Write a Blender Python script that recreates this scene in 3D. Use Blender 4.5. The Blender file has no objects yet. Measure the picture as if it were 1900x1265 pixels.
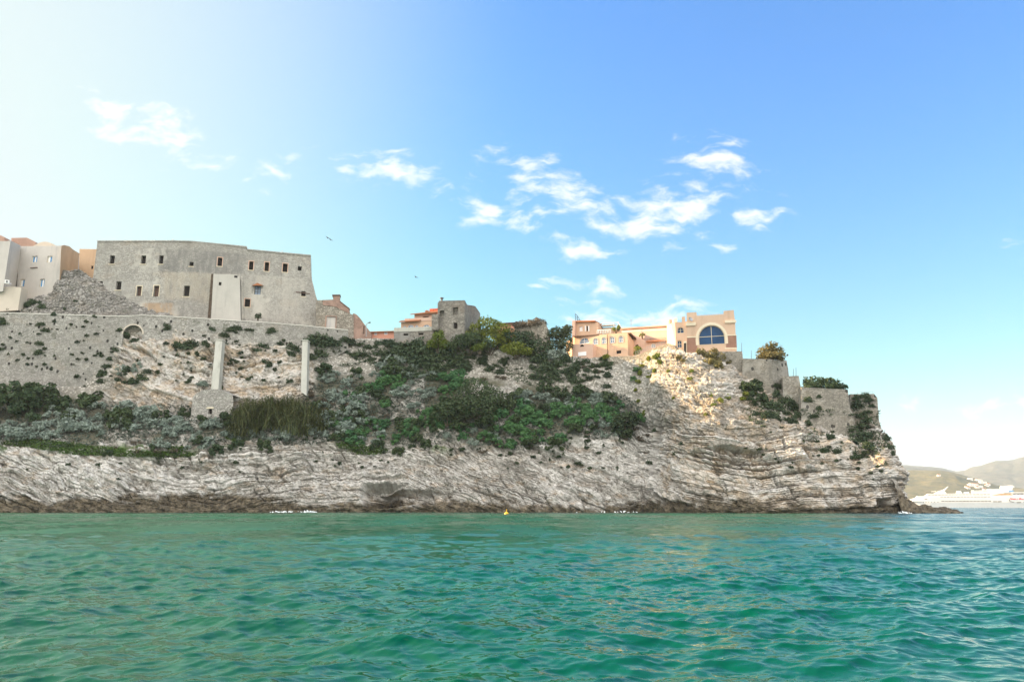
import bpy, bmesh, math, random
import numpy as np
from mathutils import Vector, Matrix
from mathutils.geometry import delaunay_2d_cdt
from mathutils.bvhtree import BVHTree
R = math.radians
SC = bpy.context.scene
COL = SC.collection
rnd = random.Random(7)

# ------------------------------------------------------------------ camera
F_PX, HOR, CAM_H = 1380.0, 940.0, 1.0          # focal length and horizon row of the 1900 x 1265 photograph
TILT = math.atan((HOR - 632.5) / F_PX)
cam_d = bpy.data.cameras.new('camera'); cam = bpy.data.objects.new('camera', cam_d); COL.objects.link(cam)
cam.location = (0, 0, CAM_H); cam.rotation_euler = (math.pi / 2 + TILT, 0, 0)
cam_d.sensor_width = 36; cam_d.lens = 36 * F_PX / 1900
cam_d.clip_start = 0.1; cam_d.clip_end = 40000
SC.camera = cam

# ------------------------------------------------------------------ sun and sky
SUN_AZ, SUN_EL = -73.0, 23.0                   # degrees from the view direction (negative = left), above the horizon
saz, sel = R(SUN_AZ), R(SUN_EL)
SUN_DIR = Vector((math.sin(saz) * math.cos(sel), math.cos(saz) * math.cos(sel), math.sin(sel)))
sun_d = bpy.data.lights.new('sun', 'SUN'); sun = bpy.data.objects.new('sun', sun_d); COL.objects.link(sun)
sun.rotation_euler = SUN_DIR.to_track_quat('Z', 'Y').to_euler()
sun.location = (-60, 40, 120)
sun_d.energy = 4.8; sun_d.angle = R(0.5); sun_d.color = (1.0, 0.70, 0.38)
SC.view_settings.view_transform = 'Standard'; SC.view_settings.look = 'None'
SC.view_settings.exposure = 2.12; SC.view_settings.gamma = 1.0; SC.view_settings.use_curve_mapping = False

def N(nt, t, loc=None, **kw):
    n = nt.nodes.new(t)
    for k, v in kw.items():
        if k.startswith('i_'):
            n.inputs[k[2:].replace('_', ' ')].default_value = v
        elif k.startswith('n_'):
            n.inputs[int(k[2:])].default_value = v
        else:
            setattr(n, k, v)
    return n
def L(nt, a, b): nt.links.new(a, b)
def math_n(nt, op, a, b=None, clamp=False):
    n = nt.nodes.new('ShaderNodeMath'); n.operation = op; n.use_clamp = clamp
    for i, v in enumerate((a, b)):
        if v is None: continue
        if isinstance(v, (int, float)): n.inputs[i].default_value = v
        else: L(nt, v, n.inputs[i])
    return n.outputs[0]
def mixc(nt, fac, a, b, mode='MIX'):
    n = nt.nodes.new('ShaderNodeMix'); n.data_type = 'RGBA'; n.blend_type = mode
    for i, v in ((0, fac), (6, a), (7, b)):
        if isinstance(v, (int, float)): n.inputs[i].default_value = v
        elif isinstance(v, tuple): n.inputs[i].default_value = (*v, 1)
        else: L(nt, v, n.inputs[i])
    return n.outputs[2]
def ramp(nt, v, p0, p1, c0=0.0, c1=1.0):
    n = nt.nodes.new('ShaderNodeMapRange'); n.interpolation_type = 'SMOOTHSTEP'
    n.inputs[1].default_value = p0; n.inputs[2].default_value = p1
    n.inputs[3].default_value = c0; n.inputs[4].default_value = c1
    L(nt, v, n.inputs[0]); return n.outputs[0]

def noise_w(nt, v):
    n = nt.nodes.new('ShaderNodeTexNoise'); n.inputs['Scale'].default_value = 2.5; n.inputs['Detail'].default_value = 5; L(nt, v, n.inputs['Vector']); return n.outputs['Fac']
world = bpy.data.worlds.new('World'); SC.world = world; world.use_nodes = True
wt = world.node_tree; wt.nodes.clear()
sky = N(wt, 'ShaderNodeTexSky', sky_type='NISHITA'); sky.sun_disc = False
sky.sun_elevation = sel; sky.sun_rotation = saz
sky.altitude = 0; sky.air_density = 1.0; sky.dust_density = 1.0; sky.ozone_density = 1.6
hs = N(wt, 'ShaderNodeHueSaturation'); hs.inputs['Saturation'].default_value = 1.33; hs.inputs['Hue'].default_value = 0.5
# soft shoulder so the glow round the sun keeps its gradient
vd = N(wt, 'ShaderNodeVectorMath', operation='DIVIDE'); va = N(wt, 'ShaderNodeVectorMath', operation='ADD'); va.inputs[1].default_value = (26, 26, 26)
vm = N(wt, 'ShaderNodeVectorMath', operation='SCALE'); vm.inputs['Scale'].default_value = 27
L(wt, sky.outputs[0], va.inputs[0]); L(wt, sky.outputs[0], vm.inputs[0]); L(wt, vm.outputs[0], vd.inputs[0]); L(wt, va.outputs[0], vd.inputs[1])
L(wt, vd.outputs[0], hs.inputs['Color'])
tint = mixc(wt, 1.0, hs.outputs[0], (.80, 1.01, 1.22), 'MULTIPLY')
sdot = N(wt, 'ShaderNodeVectorMath', operation='DOT_PRODUCT'); tcs = N(wt, 'ShaderNodeTexCoord'); L(wt, tcs.outputs['Generated'], sdot.inputs[0]); sdot.inputs[1].default_value = SUN_DIR
tint = mixc(wt, ramp(wt, sdot.outputs['Value'], .40, .97, 0, .97), mixc(wt, 1.0, tint, (2.8, 3.1, 3.15), 'DARKEN'), (2.55, 2.8, 2.85))
tc0 = N(wt, 'ShaderNodeTexCoord'); sp0 = N(wt, 'ShaderNodeSeparateXYZ'); L(wt, tc0.outputs['Generated'], sp0.inputs[0])
low = math_n(wt, 'POWER', math_n(wt, 'SUBTRACT', 1.0, math_n(wt, 'ABSOLUTE', sp0.outputs[2])), 13.0)
skyc = mixc(wt, math_n(wt, 'MULTIPLY', low, .75), tint, (2.55, 2.78, 2.82))
# unseen bright cloud layer added behind the viewer as fill light
back_fill = ramp(wt, math_n(wt, 'ADD', sp0.outputs[1], math_n(wt, 'MULTIPLY', math_n(wt, 'SUBTRACT', noise_w(wt, tc0.outputs['Generated']), .5), .8)), -.02, -.35)
skyc = mixc(wt, math_n(wt, 'MULTIPLY', back_fill, .95), skyc, mixc(wt, ramp(wt, sp0.outputs[2], .12, .62), (5.0, 4.85, 4.55), (11.2, 10.8, 10.2)))
# clouds: cumulus fragments at given directions of the sky, broken up by noise
tc = N(wt, 'ShaderNodeTexCoord')
sep = N(wt, 'ShaderNodeSeparateXYZ'); L(wt, tc.outputs['Generated'], sep.inputs[0])
yy = math_n(wt, 'MAXIMUM', sep.outputs[1], 0.02)
gx = math_n(wt, 'DIVIDE', sep.outputs[0], yy); gz = math_n(wt, 'DIVIDE', sep.outputs[2], yy)
comb = N(wt, 'ShaderNodeCombineXYZ'); L(wt, gx, comb.inputs[0]); L(wt, gz, comb.inputs[1])

def ray(x, y):
    cx, cy = (x - 950.0) / F_PX, (632.5 - y) / F_PX
    c, s = math.cos(TILT), math.sin(TILT)
    return cx, c - cy * s, s + cy * c
def at(x, y, Y):
    dx, dy, dz = ray(x, y); t = Y / dy
    return Vector((dx * t, Y, CAM_H + dz * t))
def gno(x, y):
    dx, dy, dz = ray(x, y); return dx / dy, dz / dy

CLOUDS = [(215, 220, 75, 28, -35, 1), (320, 255, 95, 38, -28, 1), (498, 318, 40, 22, 10, .8), (540, 285, 40, 14, 20, .6), (492, 358, 16, 8, 0, .7),
          (636, 318, 26, 20, -20, .9), (735, 325, 85, 28, -8, 1), (888, 392, 34, 24, -10, 1.1), (875, 340, 22, 14, 0, .9),
          (1020, 345, 110, 34, -35, 1.05), (975, 400, 45, 30, -20, 1), (1100, 385, 120, 34, -30, 1), (1225, 400, 115, 46, 12, 1.15), (1078, 462, 52, 22, -8, 1.05),
          (1330, 310, 75, 44, -20, .95), (1412, 402, 50, 26, 10, .9), (1345, 465, 22, 12, 0, .7), (1060, 525, 50, 16, -8, .9), (1128, 528, 22, 14, -35, .8), (1000, 535, 22, 8, -10, .6),
          (1110, 578, 80, 22, 0, .85), (1190, 580, 110, 24, 0, 1), (1280, 590, 60, 18, 0, .8),
          (1850, 757, 70, 16, 0, .85), (1690, 745, 40, 10, 0, .5), (1760, 458, 28, 8, 0, .6), (1890, 455, 24, 14, 0, .6), (1852, 585, 14, 10, 0, .6), (1815, 840, 90, 12, 0, .45)]
wn = N(wt, 'ShaderNodeTexNoise'); wn.inputs['Scale'].default_value = 14; wn.inputs['Detail'].default_value = 3
L(wt, comb.outputs[0], wn.inputs['Vector'])
warp = N(wt, 'ShaderNodeVectorMath', operation='SUBTRACT'); L(wt, wn.outputs['Color'], warp.inputs[0]); warp.inputs[1].default_value = (.5, .5, .5)
wsc = N(wt, 'ShaderNodeVectorMath', operation='SCALE'); L(wt, warp.outputs[0], wsc.inputs[0]); wsc.inputs['Scale'].default_value = 0.05
wadd = N(wt, 'ShaderNodeVectorMath', operation='ADD'); L(wt, comb.outputs[0], wadd.inputs[0]); L(wt, wsc.outputs[0], wadd.inputs[1])
total = None
for (cx_, cy_, rx_, ry_, ang, st) in CLOUDS:
    g0 = gno(cx_, cy_); gA = gno(cx_ + 10, cy_); gB = gno(cx_, cy_ - 10)
    kx, ky = (gA[0] - g0[0]) / 10, (gB[1] - g0[1]) / 10
    mp = N(wt, 'ShaderNodeMapping', vector_type='TEXTURE')
    mp.inputs['Location'].default_value = (g0[0], g0[1], 0)
    mp.inputs['Rotation'].default_value = (0, 0, R(ang))
    mp.inputs['Scale'].default_value = (rx_ * kx * 1.95, ry_ * ky * 2.0, 1)
    L(wt, wadd.outputs[0], mp.inputs['Vector'])
    ln = N(wt, 'ShaderNodeVectorMath', operation='LENGTH'); L(wt, mp.outputs[0], ln.inputs[0])
    m = ramp(wt, ln.outputs['Value'], 0.0, 1.0, st, 0.0)
    total = m if total is None else math_n(wt, 'MAXIMUM', total, m)
cn = N(wt, 'ShaderNodeTexNoise'); cn.inputs['Scale'].default_value = 34; cn.inputs['Detail'].default_value = 9; cn.inputs['Roughness'].default_value = 0.58
cmap = N(wt, 'ShaderNodeMapping'); cmap.inputs['Rotation'].default_value = (0, 0, R(25)); cmap.inputs['Scale'].default_value = (0.55, 1.35, 1)
L(wt, wadd.outputs[0], cmap.inputs['Vector']); L(wt, cmap.outputs[0], cn.inputs['Vector'])
dens = math_n(wt, 'ADD', math_n(wt, 'MULTIPLY', total, 0.85), math_n(wt, 'MULTIPLY', math_n(wt, 'SUBTRACT', cn.outputs['Fac'], 0.5), 3.2))
cfac = math_n(wt, 'MULTIPLY', ramp(wt, dens, 0.28, 1.45), ramp(wt, total, 0.0, 0.25))
cfac = math_n(wt, 'MULTIPLY', cfac, 0.9)
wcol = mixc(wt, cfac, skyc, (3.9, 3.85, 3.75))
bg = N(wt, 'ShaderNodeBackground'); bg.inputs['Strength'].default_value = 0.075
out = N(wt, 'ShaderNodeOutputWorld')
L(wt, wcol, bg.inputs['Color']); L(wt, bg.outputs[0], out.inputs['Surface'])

# ------------------------------------------------------------------ helpers
def setp(o, label=None, cat=None, group=None, kind=None):
    if label: o['label'] = label
    if cat: o['category'] = cat
    if group: o['group'] = group
    if kind: o['kind'] = kind
    return o
def link(name, me, parent=None, mat=None):
    o = bpy.data.objects.new(name, me); COL.objects.link(o)
    if parent: o.parent = parent
    if mat: me.materials.append(mat)
    return o
def empty(name, loc, label=None, cat=None, group=None):
    o = bpy.data.objects.new(name, None); COL.objects.link(o); o.location = loc; o.empty_display_size = 0.5
    return setp(o, label, cat, group)
def np_mesh(name, V, Fq, attrs=None, smooth=False):
    """V (n,3) array, Fq (m,3|4) index array, attrs {name: (n,) floats}"""
    me = bpy.data.meshes.new(name); V = np.asarray(V, np.float32); Fq = np.asarray(Fq, np.int32)
    k = Fq.shape[1]
    me.vertices.add(len(V)); me.vertices.foreach_set('co', V.ravel())
    me.loops.add(Fq.size); me.loops.foreach_set('vertex_index', Fq.ravel())
    me.polygons.add(len(Fq)); me.polygons.foreach_set('loop_start', np.arange(0, Fq.size, k, dtype=np.int32))
    me.polygons.foreach_set('use_smooth', np.full(len(Fq), smooth, dtype=bool))
    for n, a in (attrs or {}).items():
        at_ = me.attributes.new(n, 'FLOAT', 'POINT'); at_.data.foreach_set('value', np.asarray(a, np.float32).ravel())
    me.update(calc_edges=True)
    return me
def grid_faces(nu, nv):
    i = np.arange(nu * nv).reshape(nu, nv)
    return np.stack([i[:-1, :-1], i[1:, :-1], i[1:, 1:], i[:-1, 1:]], -1).reshape(-1, 4)

def _hash(ix, iy, iz, seed):
    h = (ix.astype(np.int64) * 374761393 + iy.astype(np.int64) * 668265263 + iz.astype(np.int64) * 2147483647 + seed * 974711) & 0xffffffff
    h = ((h ^ (h >> 13)) * 1274126177) & 0xffffffff
    h = ((h ^ (h >> 16)) * 2246822519) & 0xffffffff
    return ((h ^ (h >> 15)) & 0xffffff) / float(0xffffff)
def vnoise(x, y, z, seed=0):
    ix, iy, iz = np.floor(x), np.floor(y), np.floor(z)
    fx, fy, fz = x - ix, y - iy, z - iz
    fx, fy, fz = [f * f * f * (f * (f * 6 - 15) + 10) for f in (fx, fy, fz)]
    r = 0
    for a in (0, 1):
        wx = fx if a else 1 - fx
        for b in (0, 1):
            wy = fy if b else 1 - fy
            for c in (0, 1):
                wz = fz if c else 1 - fz
                r = r + wx * wy * wz * _hash(ix + a, iy + b, iz + c, seed)
    return r * 2 - 1
def fbm(x, y, z, oct=4, seed=0, rough=0.5):
    s, a, t = 0, 1.0, 0
    for o in range(oct):
        s = s + a * vnoise(x, y, z, seed + o * 17); t += a
        x, y, z, a = x * 2.03, y * 2.03, z * 2.03, a * rough
    return s / t
def sstep(x, a, b):
    t = np.clip((x - a) / (b - a), 0, 1); return t * t * (3 - 2 * t)
def blocks(s, q, T, W, seed, warp):
    """blocky bedded rock: protrusion (-1..1) and joint depth (0..1) for layer thickness T and block width W"""
    qq = q / T; li = np.floor(qq); lf = qq - li
    off = _hash(li, li * 0, li * 0, seed) * 7
    ss = s / (W * (0.6 + 0.9 * _hash(li, li * 0 + 3, li * 0, seed))) + off; bi = np.floor(ss); bf = ss - bi
    pro = _hash(li, bi, li * 0 + 5, seed) * 1.1 - 0.55 + (_hash(li, li * 0, li * 0 + 9, seed) - 0.5) * 1.2
    edge = np.minimum(np.minimum(lf, 1 - lf) * T, np.minimum(bf, 1 - bf) * W * 0.9)
    joint = 1 - sstep(edge, 0.0, 0.16 * T)
    rnd_ = np.sqrt(np.clip(np.minimum(lf, 1 - lf) * 2, 0, 1))
    return pro, joint, rnd_

# ------------------------------------------------------------------ materials
def mat_new(name):
    m = bpy.data.materials.new(name); m.use_nodes = True; nt = m.node_tree; nt.nodes.clear()
    o = nt.nodes.new('ShaderNodeOutputMaterial'); b = nt.nodes.new('ShaderNodeBsdfPrincipled')
    b.inputs['Roughness'].default_value = 0.9; b.inputs['Specular IOR Level'].default_value = 0.2
    L(nt, b.outputs[0], o.inputs['Surface']); return m, nt, b
def objco(nt): return N(nt, 'ShaderNodeNewGeometry').outputs['Position']
def noise(nt, v, scale, detail=4, rough=0.55, dist=0.0):
    n = N(nt, 'ShaderNodeTexNoise'); n.inputs['Scale'].default_value = scale; n.inputs['Detail'].default_value = detail
    n.inputs['Roughness'].default_value = rough; n.inputs['Distortion'].default_value = dist
    L(nt, v, n.inputs['Vector']); return n.outputs['Fac']
def mapped(nt, v, scale=(1, 1, 1), rot=(0, 0, 0)):
    m = N(nt, 'ShaderNodeMapping'); m.inputs['Scale'].default_value = scale; m.inputs['Rotation'].default_value = rot
    L(nt, v, m.inputs['Vector']); return m.outputs[0]
def bump(nt, b, h, strength, dist=0.1):
    n = N(nt, 'ShaderNodeBump'); n.inputs['Strength'].default_value = strength; n.inputs['Distance'].default_value = dist
    L(nt, h, n.inputs['Height']); L(nt, n.outputs[0], b.inputs['Normal'])
def attr(nt, name):
    n = N(nt, 'ShaderNodeAttribute'); n.attribute_name = name; return n.outputs['Fac']
def voro(nt, v, scale, feature='F1', rnd_=1.0):
    n = N(nt, 'ShaderNodeTexVoronoi'); n.feature = feature; n.inputs['Scale'].default_value = scale
    n.inputs['Randomness'].default_value = rnd_
    L(nt, v, n.inputs['Vector']); return n

def mat_plain(name, col, rough=0.7, var=0.12, scale=1.5, metallic=0.0, spec=0.3):
    m, nt, b = mat_new(name); p = objco(nt)
    f = noise(nt, p, scale, 5)
    c = mixc(nt, ramp(nt, f, .3, .7), tuple(max(0, x * (1 - var)) for x in col), tuple(x * (1 + var) for x in col))
    L(nt, c, b.inputs['Base Color']); b.inputs['Roughness'].default_value = rough
    b.inputs['Metallic'].default_value = metallic; b.inputs['Specular IOR Level'].default_value = spec
    return m
def mat_masonry(name, c_light, c_dark, stone=3.2, plaster=None, plaster_amt=0.0, stain=(0.16, 0.15, 0.13), stain_amt=0.5, holes=0.0, warm=None, warm_amt=0.0, gap=0.55, squash=1.5, moss=0.0, bands=()):
    """rubble masonry: irregular stones with recessed joints, patches of render, streaks and dark putlog holes"""
    m, nt, b = mat_new(name); p = objco(nt)
    mp = mapped(nt, p, (1, 1, squash))
    v1 = voro(nt, mp, stone); v2 = voro(nt, mp, stone, 'DISTANCE_TO_EDGE')
    sepc = N(nt, 'ShaderNodeSeparateColor'); L(nt, v1.outputs['Color'], sepc.inputs[0])
    base = mixc(nt, sepc.outputs[0], c_dark, c_light)
    joint = ramp(nt, v2.outputs['Distance'], 0.0, 0.11, 1, 0)
    base = mixc(nt, math_n(nt, 'MULTIPLY', joint, gap), base, tuple(x * 0.45 for x in c_dark))
    hgt = math_n(nt, 'SUBTRACT', math_n(nt, 'MULTIPLY', sepc.outputs[1], 0.5), joint)
    big = noise(nt, p, 0.10, 6, 0.6)
    if plaster:
        pf = ramp(nt, math_n(nt, 'ADD', big, math_n(nt, 'MULTIPLY', math_n(nt, 'SUBTRACT', noise(nt, p, .7, 5), .5), .35)), 1 - plaster_amt - .03, 1 - plaster_amt + .05)
        base = mixc(nt, math_n(nt, 'MULTIPLY', pf, .9), base, mixc(nt, noise(nt, p, 1.2, 6), tuple(x * .8 for x in plaster), tuple(x * 1.12 for x in plaster)))
        hgt = math_n(nt, 'MULTIPLY', hgt, math_n(nt, 'SUBTRACT', 1.0, math_n(nt, 'MULTIPLY', pf, .8)))
    if warm:
        wf = ramp(nt, noise(nt, mapped(nt, p, (1, 1, 1.6), (0, .3, 0)), .22, 5), .52, .70, 0, warm_amt)
        base = mixc(nt, wf, base, mixc(nt, .5, base, warm))
    st = noise(nt, mapped(nt, p, (1, 1, .12)), .55, 6, .6)
    base = mixc(nt, ramp(nt, st, .50, .78, 0, stain_amt), base, mixc(nt, .65, base, stain))
    base = mixc(nt, ramp(nt, noise(nt, p, .9, 7, .65), .35, .7, .35, 0), base, tuple(x * .62 for x in c_dark))
    if moss:
        base = mixc(nt, ramp(nt, noise(nt, p, .45, 6, .62), .56, .68, 0, moss), base, (.06, .075, .035))
    tone = noise(nt, p, .055, 5, .6)
    base = mixc(nt, ramp(nt, tone, .40, .62, .38, 0), base, tuple(x * .75 for x in c_dark))
    if bands:
        sx = N(nt, 'ShaderNodeSeparateXYZ'); L(nt, p, sx.inputs[0])
        fz = math_n(nt, 'ADD', sx.outputs[2], math_n(nt, 'MULTIPLY', noise(nt, mapped(nt, p, (1.6, 1, .05)), 1.0, 5, .6), 3.0))
        for (x0, x1, z0, z1, col, amt) in bands:
            mk = math_n(nt, 'MULTIPLY', math_n(nt, 'MULTIPLY', ramp(nt, sx.outputs[0], x0, x0 + 1.5), ramp(nt, sx.outputs[0], x1 - 1.5, x1, 1, 0)), math_n(nt, 'MULTIPLY', ramp(nt, fz, z0 + 1.5, z0 + 2.6), ramp(nt, sx.outputs[2], z1 - .5, z1, 1, 0)))
            mk = math_n(nt, 'MULTIPLY', mk, ramp(nt, noise(nt, mapped(nt, p, (1, 1, .3)), .9, 6, .65), .35, .6, .15, amt))
            base = mixc(nt, mk, base, col)
    if holes:
        hv = voro(nt, mapped(nt, p, (1, .2, .75)), .62, 'F1', .9)
        hf = math_n(nt, 'MULTIPLY', math_n(nt, 'LESS_THAN', hv.outputs['Distance'], .16), holes)
        base = mixc(nt, hf, base, (.018, .016, .014))
    L(nt, base, b.inputs['Base Color']); bump(nt, b, hgt, .75, .12)
    return m
def mat_plaster(name, col, dirt=(0.2, 0.18, 0.15), dirt_amt=.5, warm=None):
    m, nt, b = mat_new(name); p = objco(nt)
    c = mixc(nt, noise(nt, p, .35, 6, .6), tuple(x * .8 for x in col), tuple(min(1, x * 1.15) for x in col))
    c = mixc(nt, ramp(nt, noise(nt, mapped(nt, p, (1, 1, .14)), .7, 6, .62), .5, .8, 0, dirt_amt), c, dirt)
    c = mixc(nt, ramp(nt, noise(nt, p, 2.6, 6, .7), .56, .75, 0, .35), c, tuple(x * .55 for x in col))
    if warm: c = mixc(nt, ramp(nt, noise(nt, p, .5, 5), .5, .7, 0, .5), c, warm)
    L(nt, c, b.inputs['Base Color']); bump(nt, b, noise(nt, p, 6, 4), .25, .05)
    return m
def mat_tiles(name, col):
    m, nt, b = mat_new(name); p = objco(nt)
    c = mixc(nt, noise(nt, p, 3.5, 5, .7), tuple(x * .6 for x in col), tuple(min(1, x * 1.3) for x in col))
    w = N(nt, 'ShaderNodeTexWave'); w.inputs['Scale'].default_value = 1.4; w.inputs['Distortion'].default_value = .4
    L(nt, p, w.inputs['Vector'])
    c = mixc(nt, ramp(nt, w.outputs['Fac'], .0, .5, .5, 0), c, tuple(x * .45 for x in col))
    L(nt, c, b.inputs['Base Color']); bump(nt, b, w.outputs['Fac'], .8, .1)
    return m
def mat_leaf(name, cols, trans=0.25, rough=.55):
    m, nt, b = mat_new(name)
    oi = N(nt, 'ShaderNodeObjectInfo'); p = objco(nt)
    geo = N(nt, 'ShaderNodeNewGeometry')
    f = math_n(nt, 'ADD', math_n(nt, 'MULTIPLY', oi.outputs['Random'], .62), math_n(nt, 'MULTIPLY', geo.outputs['Random Per Island'], .38))
    cr = N(nt, 'ShaderNodeValToRGB'); L(nt, f, cr.inputs[0])
    e = cr.color_ramp.elements
    for i, c in enumerate(cols):
        pos = i / (len(cols) - 1)
        el = e[i] if i < 2 else e.new(pos)
        el.position = pos; el.color = (*c, 1)
    c = mixc(nt, ramp(nt, noise(nt, p, 1.3, 4), .35, .7, .35, 0), cr.outputs[0], tuple(x * .5 for x in cols[0]))
    L(nt, c, b.inputs['Base Color']); b.inputs['Roughness'].default_value = rough; b.inputs['Specular IOR Level'].default_value = .25
    tr = N(nt, 'ShaderNodeBsdfTranslucent'); L(nt, c, tr.inputs['Color'])
    mx = N(nt, 'ShaderNodeMixShader'); mx.inputs[0].default_value = trans
    L(nt, b.outputs[0], mx.inputs[1]); L(nt, tr.outputs[0], mx.inputs[2])
    for o in nt.nodes:
        if o.type == 'OUTPUT_MATERIAL': L(nt, mx.outputs[0], o.inputs['Surface'])
    return m

# ------------------------------------------------------------------ sea
SLOPE = .034
def build_sea():
    o_ = .95 + .004 * (1.22 ** np.arange(0, 36) - 1) * 6
    s = np.r_[-o_[::-1], np.linspace(-.95, .95, 1900)[1:-1], o_]
    ys = [3.2]
    while ys[-1] < 18000:                                             # rows get coarser with distance, waves too fine for them become roughness
        y = ys[-1]
        ys.append(y + (min(.5, max(.008, .00026 * y * y)) if y < 160 else y * 0.05))
    ys = np.array([-60, -20, -6, -1, 1.5, 2.6] + ys)
    Sg, Yg = np.meshgrid(s, ys, indexing='ij')
    wid = (np.maximum(Yg, 0) + 3 + np.where(Yg < 0, -Yg * 1.2, 0)) * (1 + 1.2 * np.clip((Yg - 160) / 800, 0, 1))
    Xg = (Sg * wid).astype(np.float32)
    sp = np.maximum(np.gradient(ys)[None, :] * np.ones_like(Sg) * 0.6, wid * np.gradient(s)[:, None]).astype(np.float32)
    rg = np.random.RandomState(3); Yg = Yg.astype(np.float32)
    Z = np.zeros_like(Xg); DX = np.zeros_like(Xg); DY = np.zeros_like(Xg); lost = np.zeros_like(Xg)
    n = 120
    patch = (.8 + .45 * fbm(Xg[::4, ::4] / 9, Yg[::4, ::4] / 16, 0 * Xg[::4, ::4], 3, 5)).repeat(4, 0).repeat(4, 1)[:Xg.shape[0], :Xg.shape[1]].astype(np.float32)
    for i in range(n):
        lam = 0.055 * (80 ** ((i + rg.rand()) / n))
        th = R(-90 + 14 + rg.normal() * 36)            # travelling towards the viewer, a little oblique
        k = 2 * math.pi / lam; kx, ky = np.float32(k * math.cos(th)), np.float32(k * math.sin(th))
        slope = SLOPE * (.75 if lam < .11 else 1.2 if lam < .9 else 0.7 if lam < 2 else .45) * (0.6 + 0.8 * rg.rand())
        a = slope / k
        w = np.clip((lam / sp - 2.2) / 2.5, 0, 1)
        lost += ((1 - w * w) * (slope * .8) ** 2 / 2).astype(np.float32)
        p0 = np.float32(rg.rand() * 6.283)
        cols = np.nonzero(w.max(axis=0) > 0)[0]
        if not len(cols): continue
        c0, c1 = cols[0], cols[-1] + 1; w = w[:, c0:c1].astype(np.float32)
        ph = kx * Xg[:, c0:c1] + ky * Yg[:, c0:c1] + p0
        aw = np.float32(a) * w * patch[:, c0:c1]
        Z[:, c0:c1] += aw * np.sin(ph); c = aw * np.cos(ph) * np.float32(.8)
        DX[:, c0:c1] += c * np.float32(math.cos(th)); DY[:, c0:c1] += c * np.float32(math.sin(th))
    rough = np.clip(.03 + .62 * np.sqrt(1.414 * np.sqrt(lost)), 0, .42)
    V = np.stack([Xg + DX, Yg + DY, Z], -1).reshape(-1, 3)
    me = np_mesh('sea', V, grid_faces(len(s), len(ys)), {'rough': rough}, smooth=True)
    m, nt, b = mat_new('sea_water'); p = objco(nt)
    c = mixc(nt, ramp(nt, noise(nt, mapped(nt, p, (.05, .08, 1)), 1, 3), .35, .7), (.0002, .056, .029), (.0005, .076, .043))
    # bluer out past the headland: sky reflection put into the base colour
    sx = N(nt, 'ShaderNodeSeparateXYZ'); L(nt, p, sx.inputs[0])
    sky_side = math_n(nt, 'SUBTRACT', sx.outputs[0], math_n(nt, 'MULTIPLY', sx.outputs[1], .40))
    c = mixc(nt, ramp(nt, math_n(nt, 'ADD', sky_side, math_n(nt, 'MULTIPLY', sx.outputs[1], .02)), -2, 14), c, (.0015, .036, .060))
    L(nt, c, b.inputs['Base Color']); L(nt, math_n(nt, 'MULTIPLY', attr(nt, 'rough'), ramp(nt, noise(nt, mapped(nt, p, (.16, .045, 1)), 1, 6, .65), .35, .65, .35, 1.05)), b.inputs['Roughness'])
    b.inputs['IOR'].default_value = 1.333; b.inputs['Specular IOR Level'].default_value = .48
    h1 = noise(nt, mapped(nt, p, (1, 1.5, 1), (0, 0, .2)), 3.0, 3, .6, .3)
    bump(nt, b, h1, .05, .1)
    o = link('sea', me, None, m); setp(o, kind='structure')
build_sea()

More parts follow.
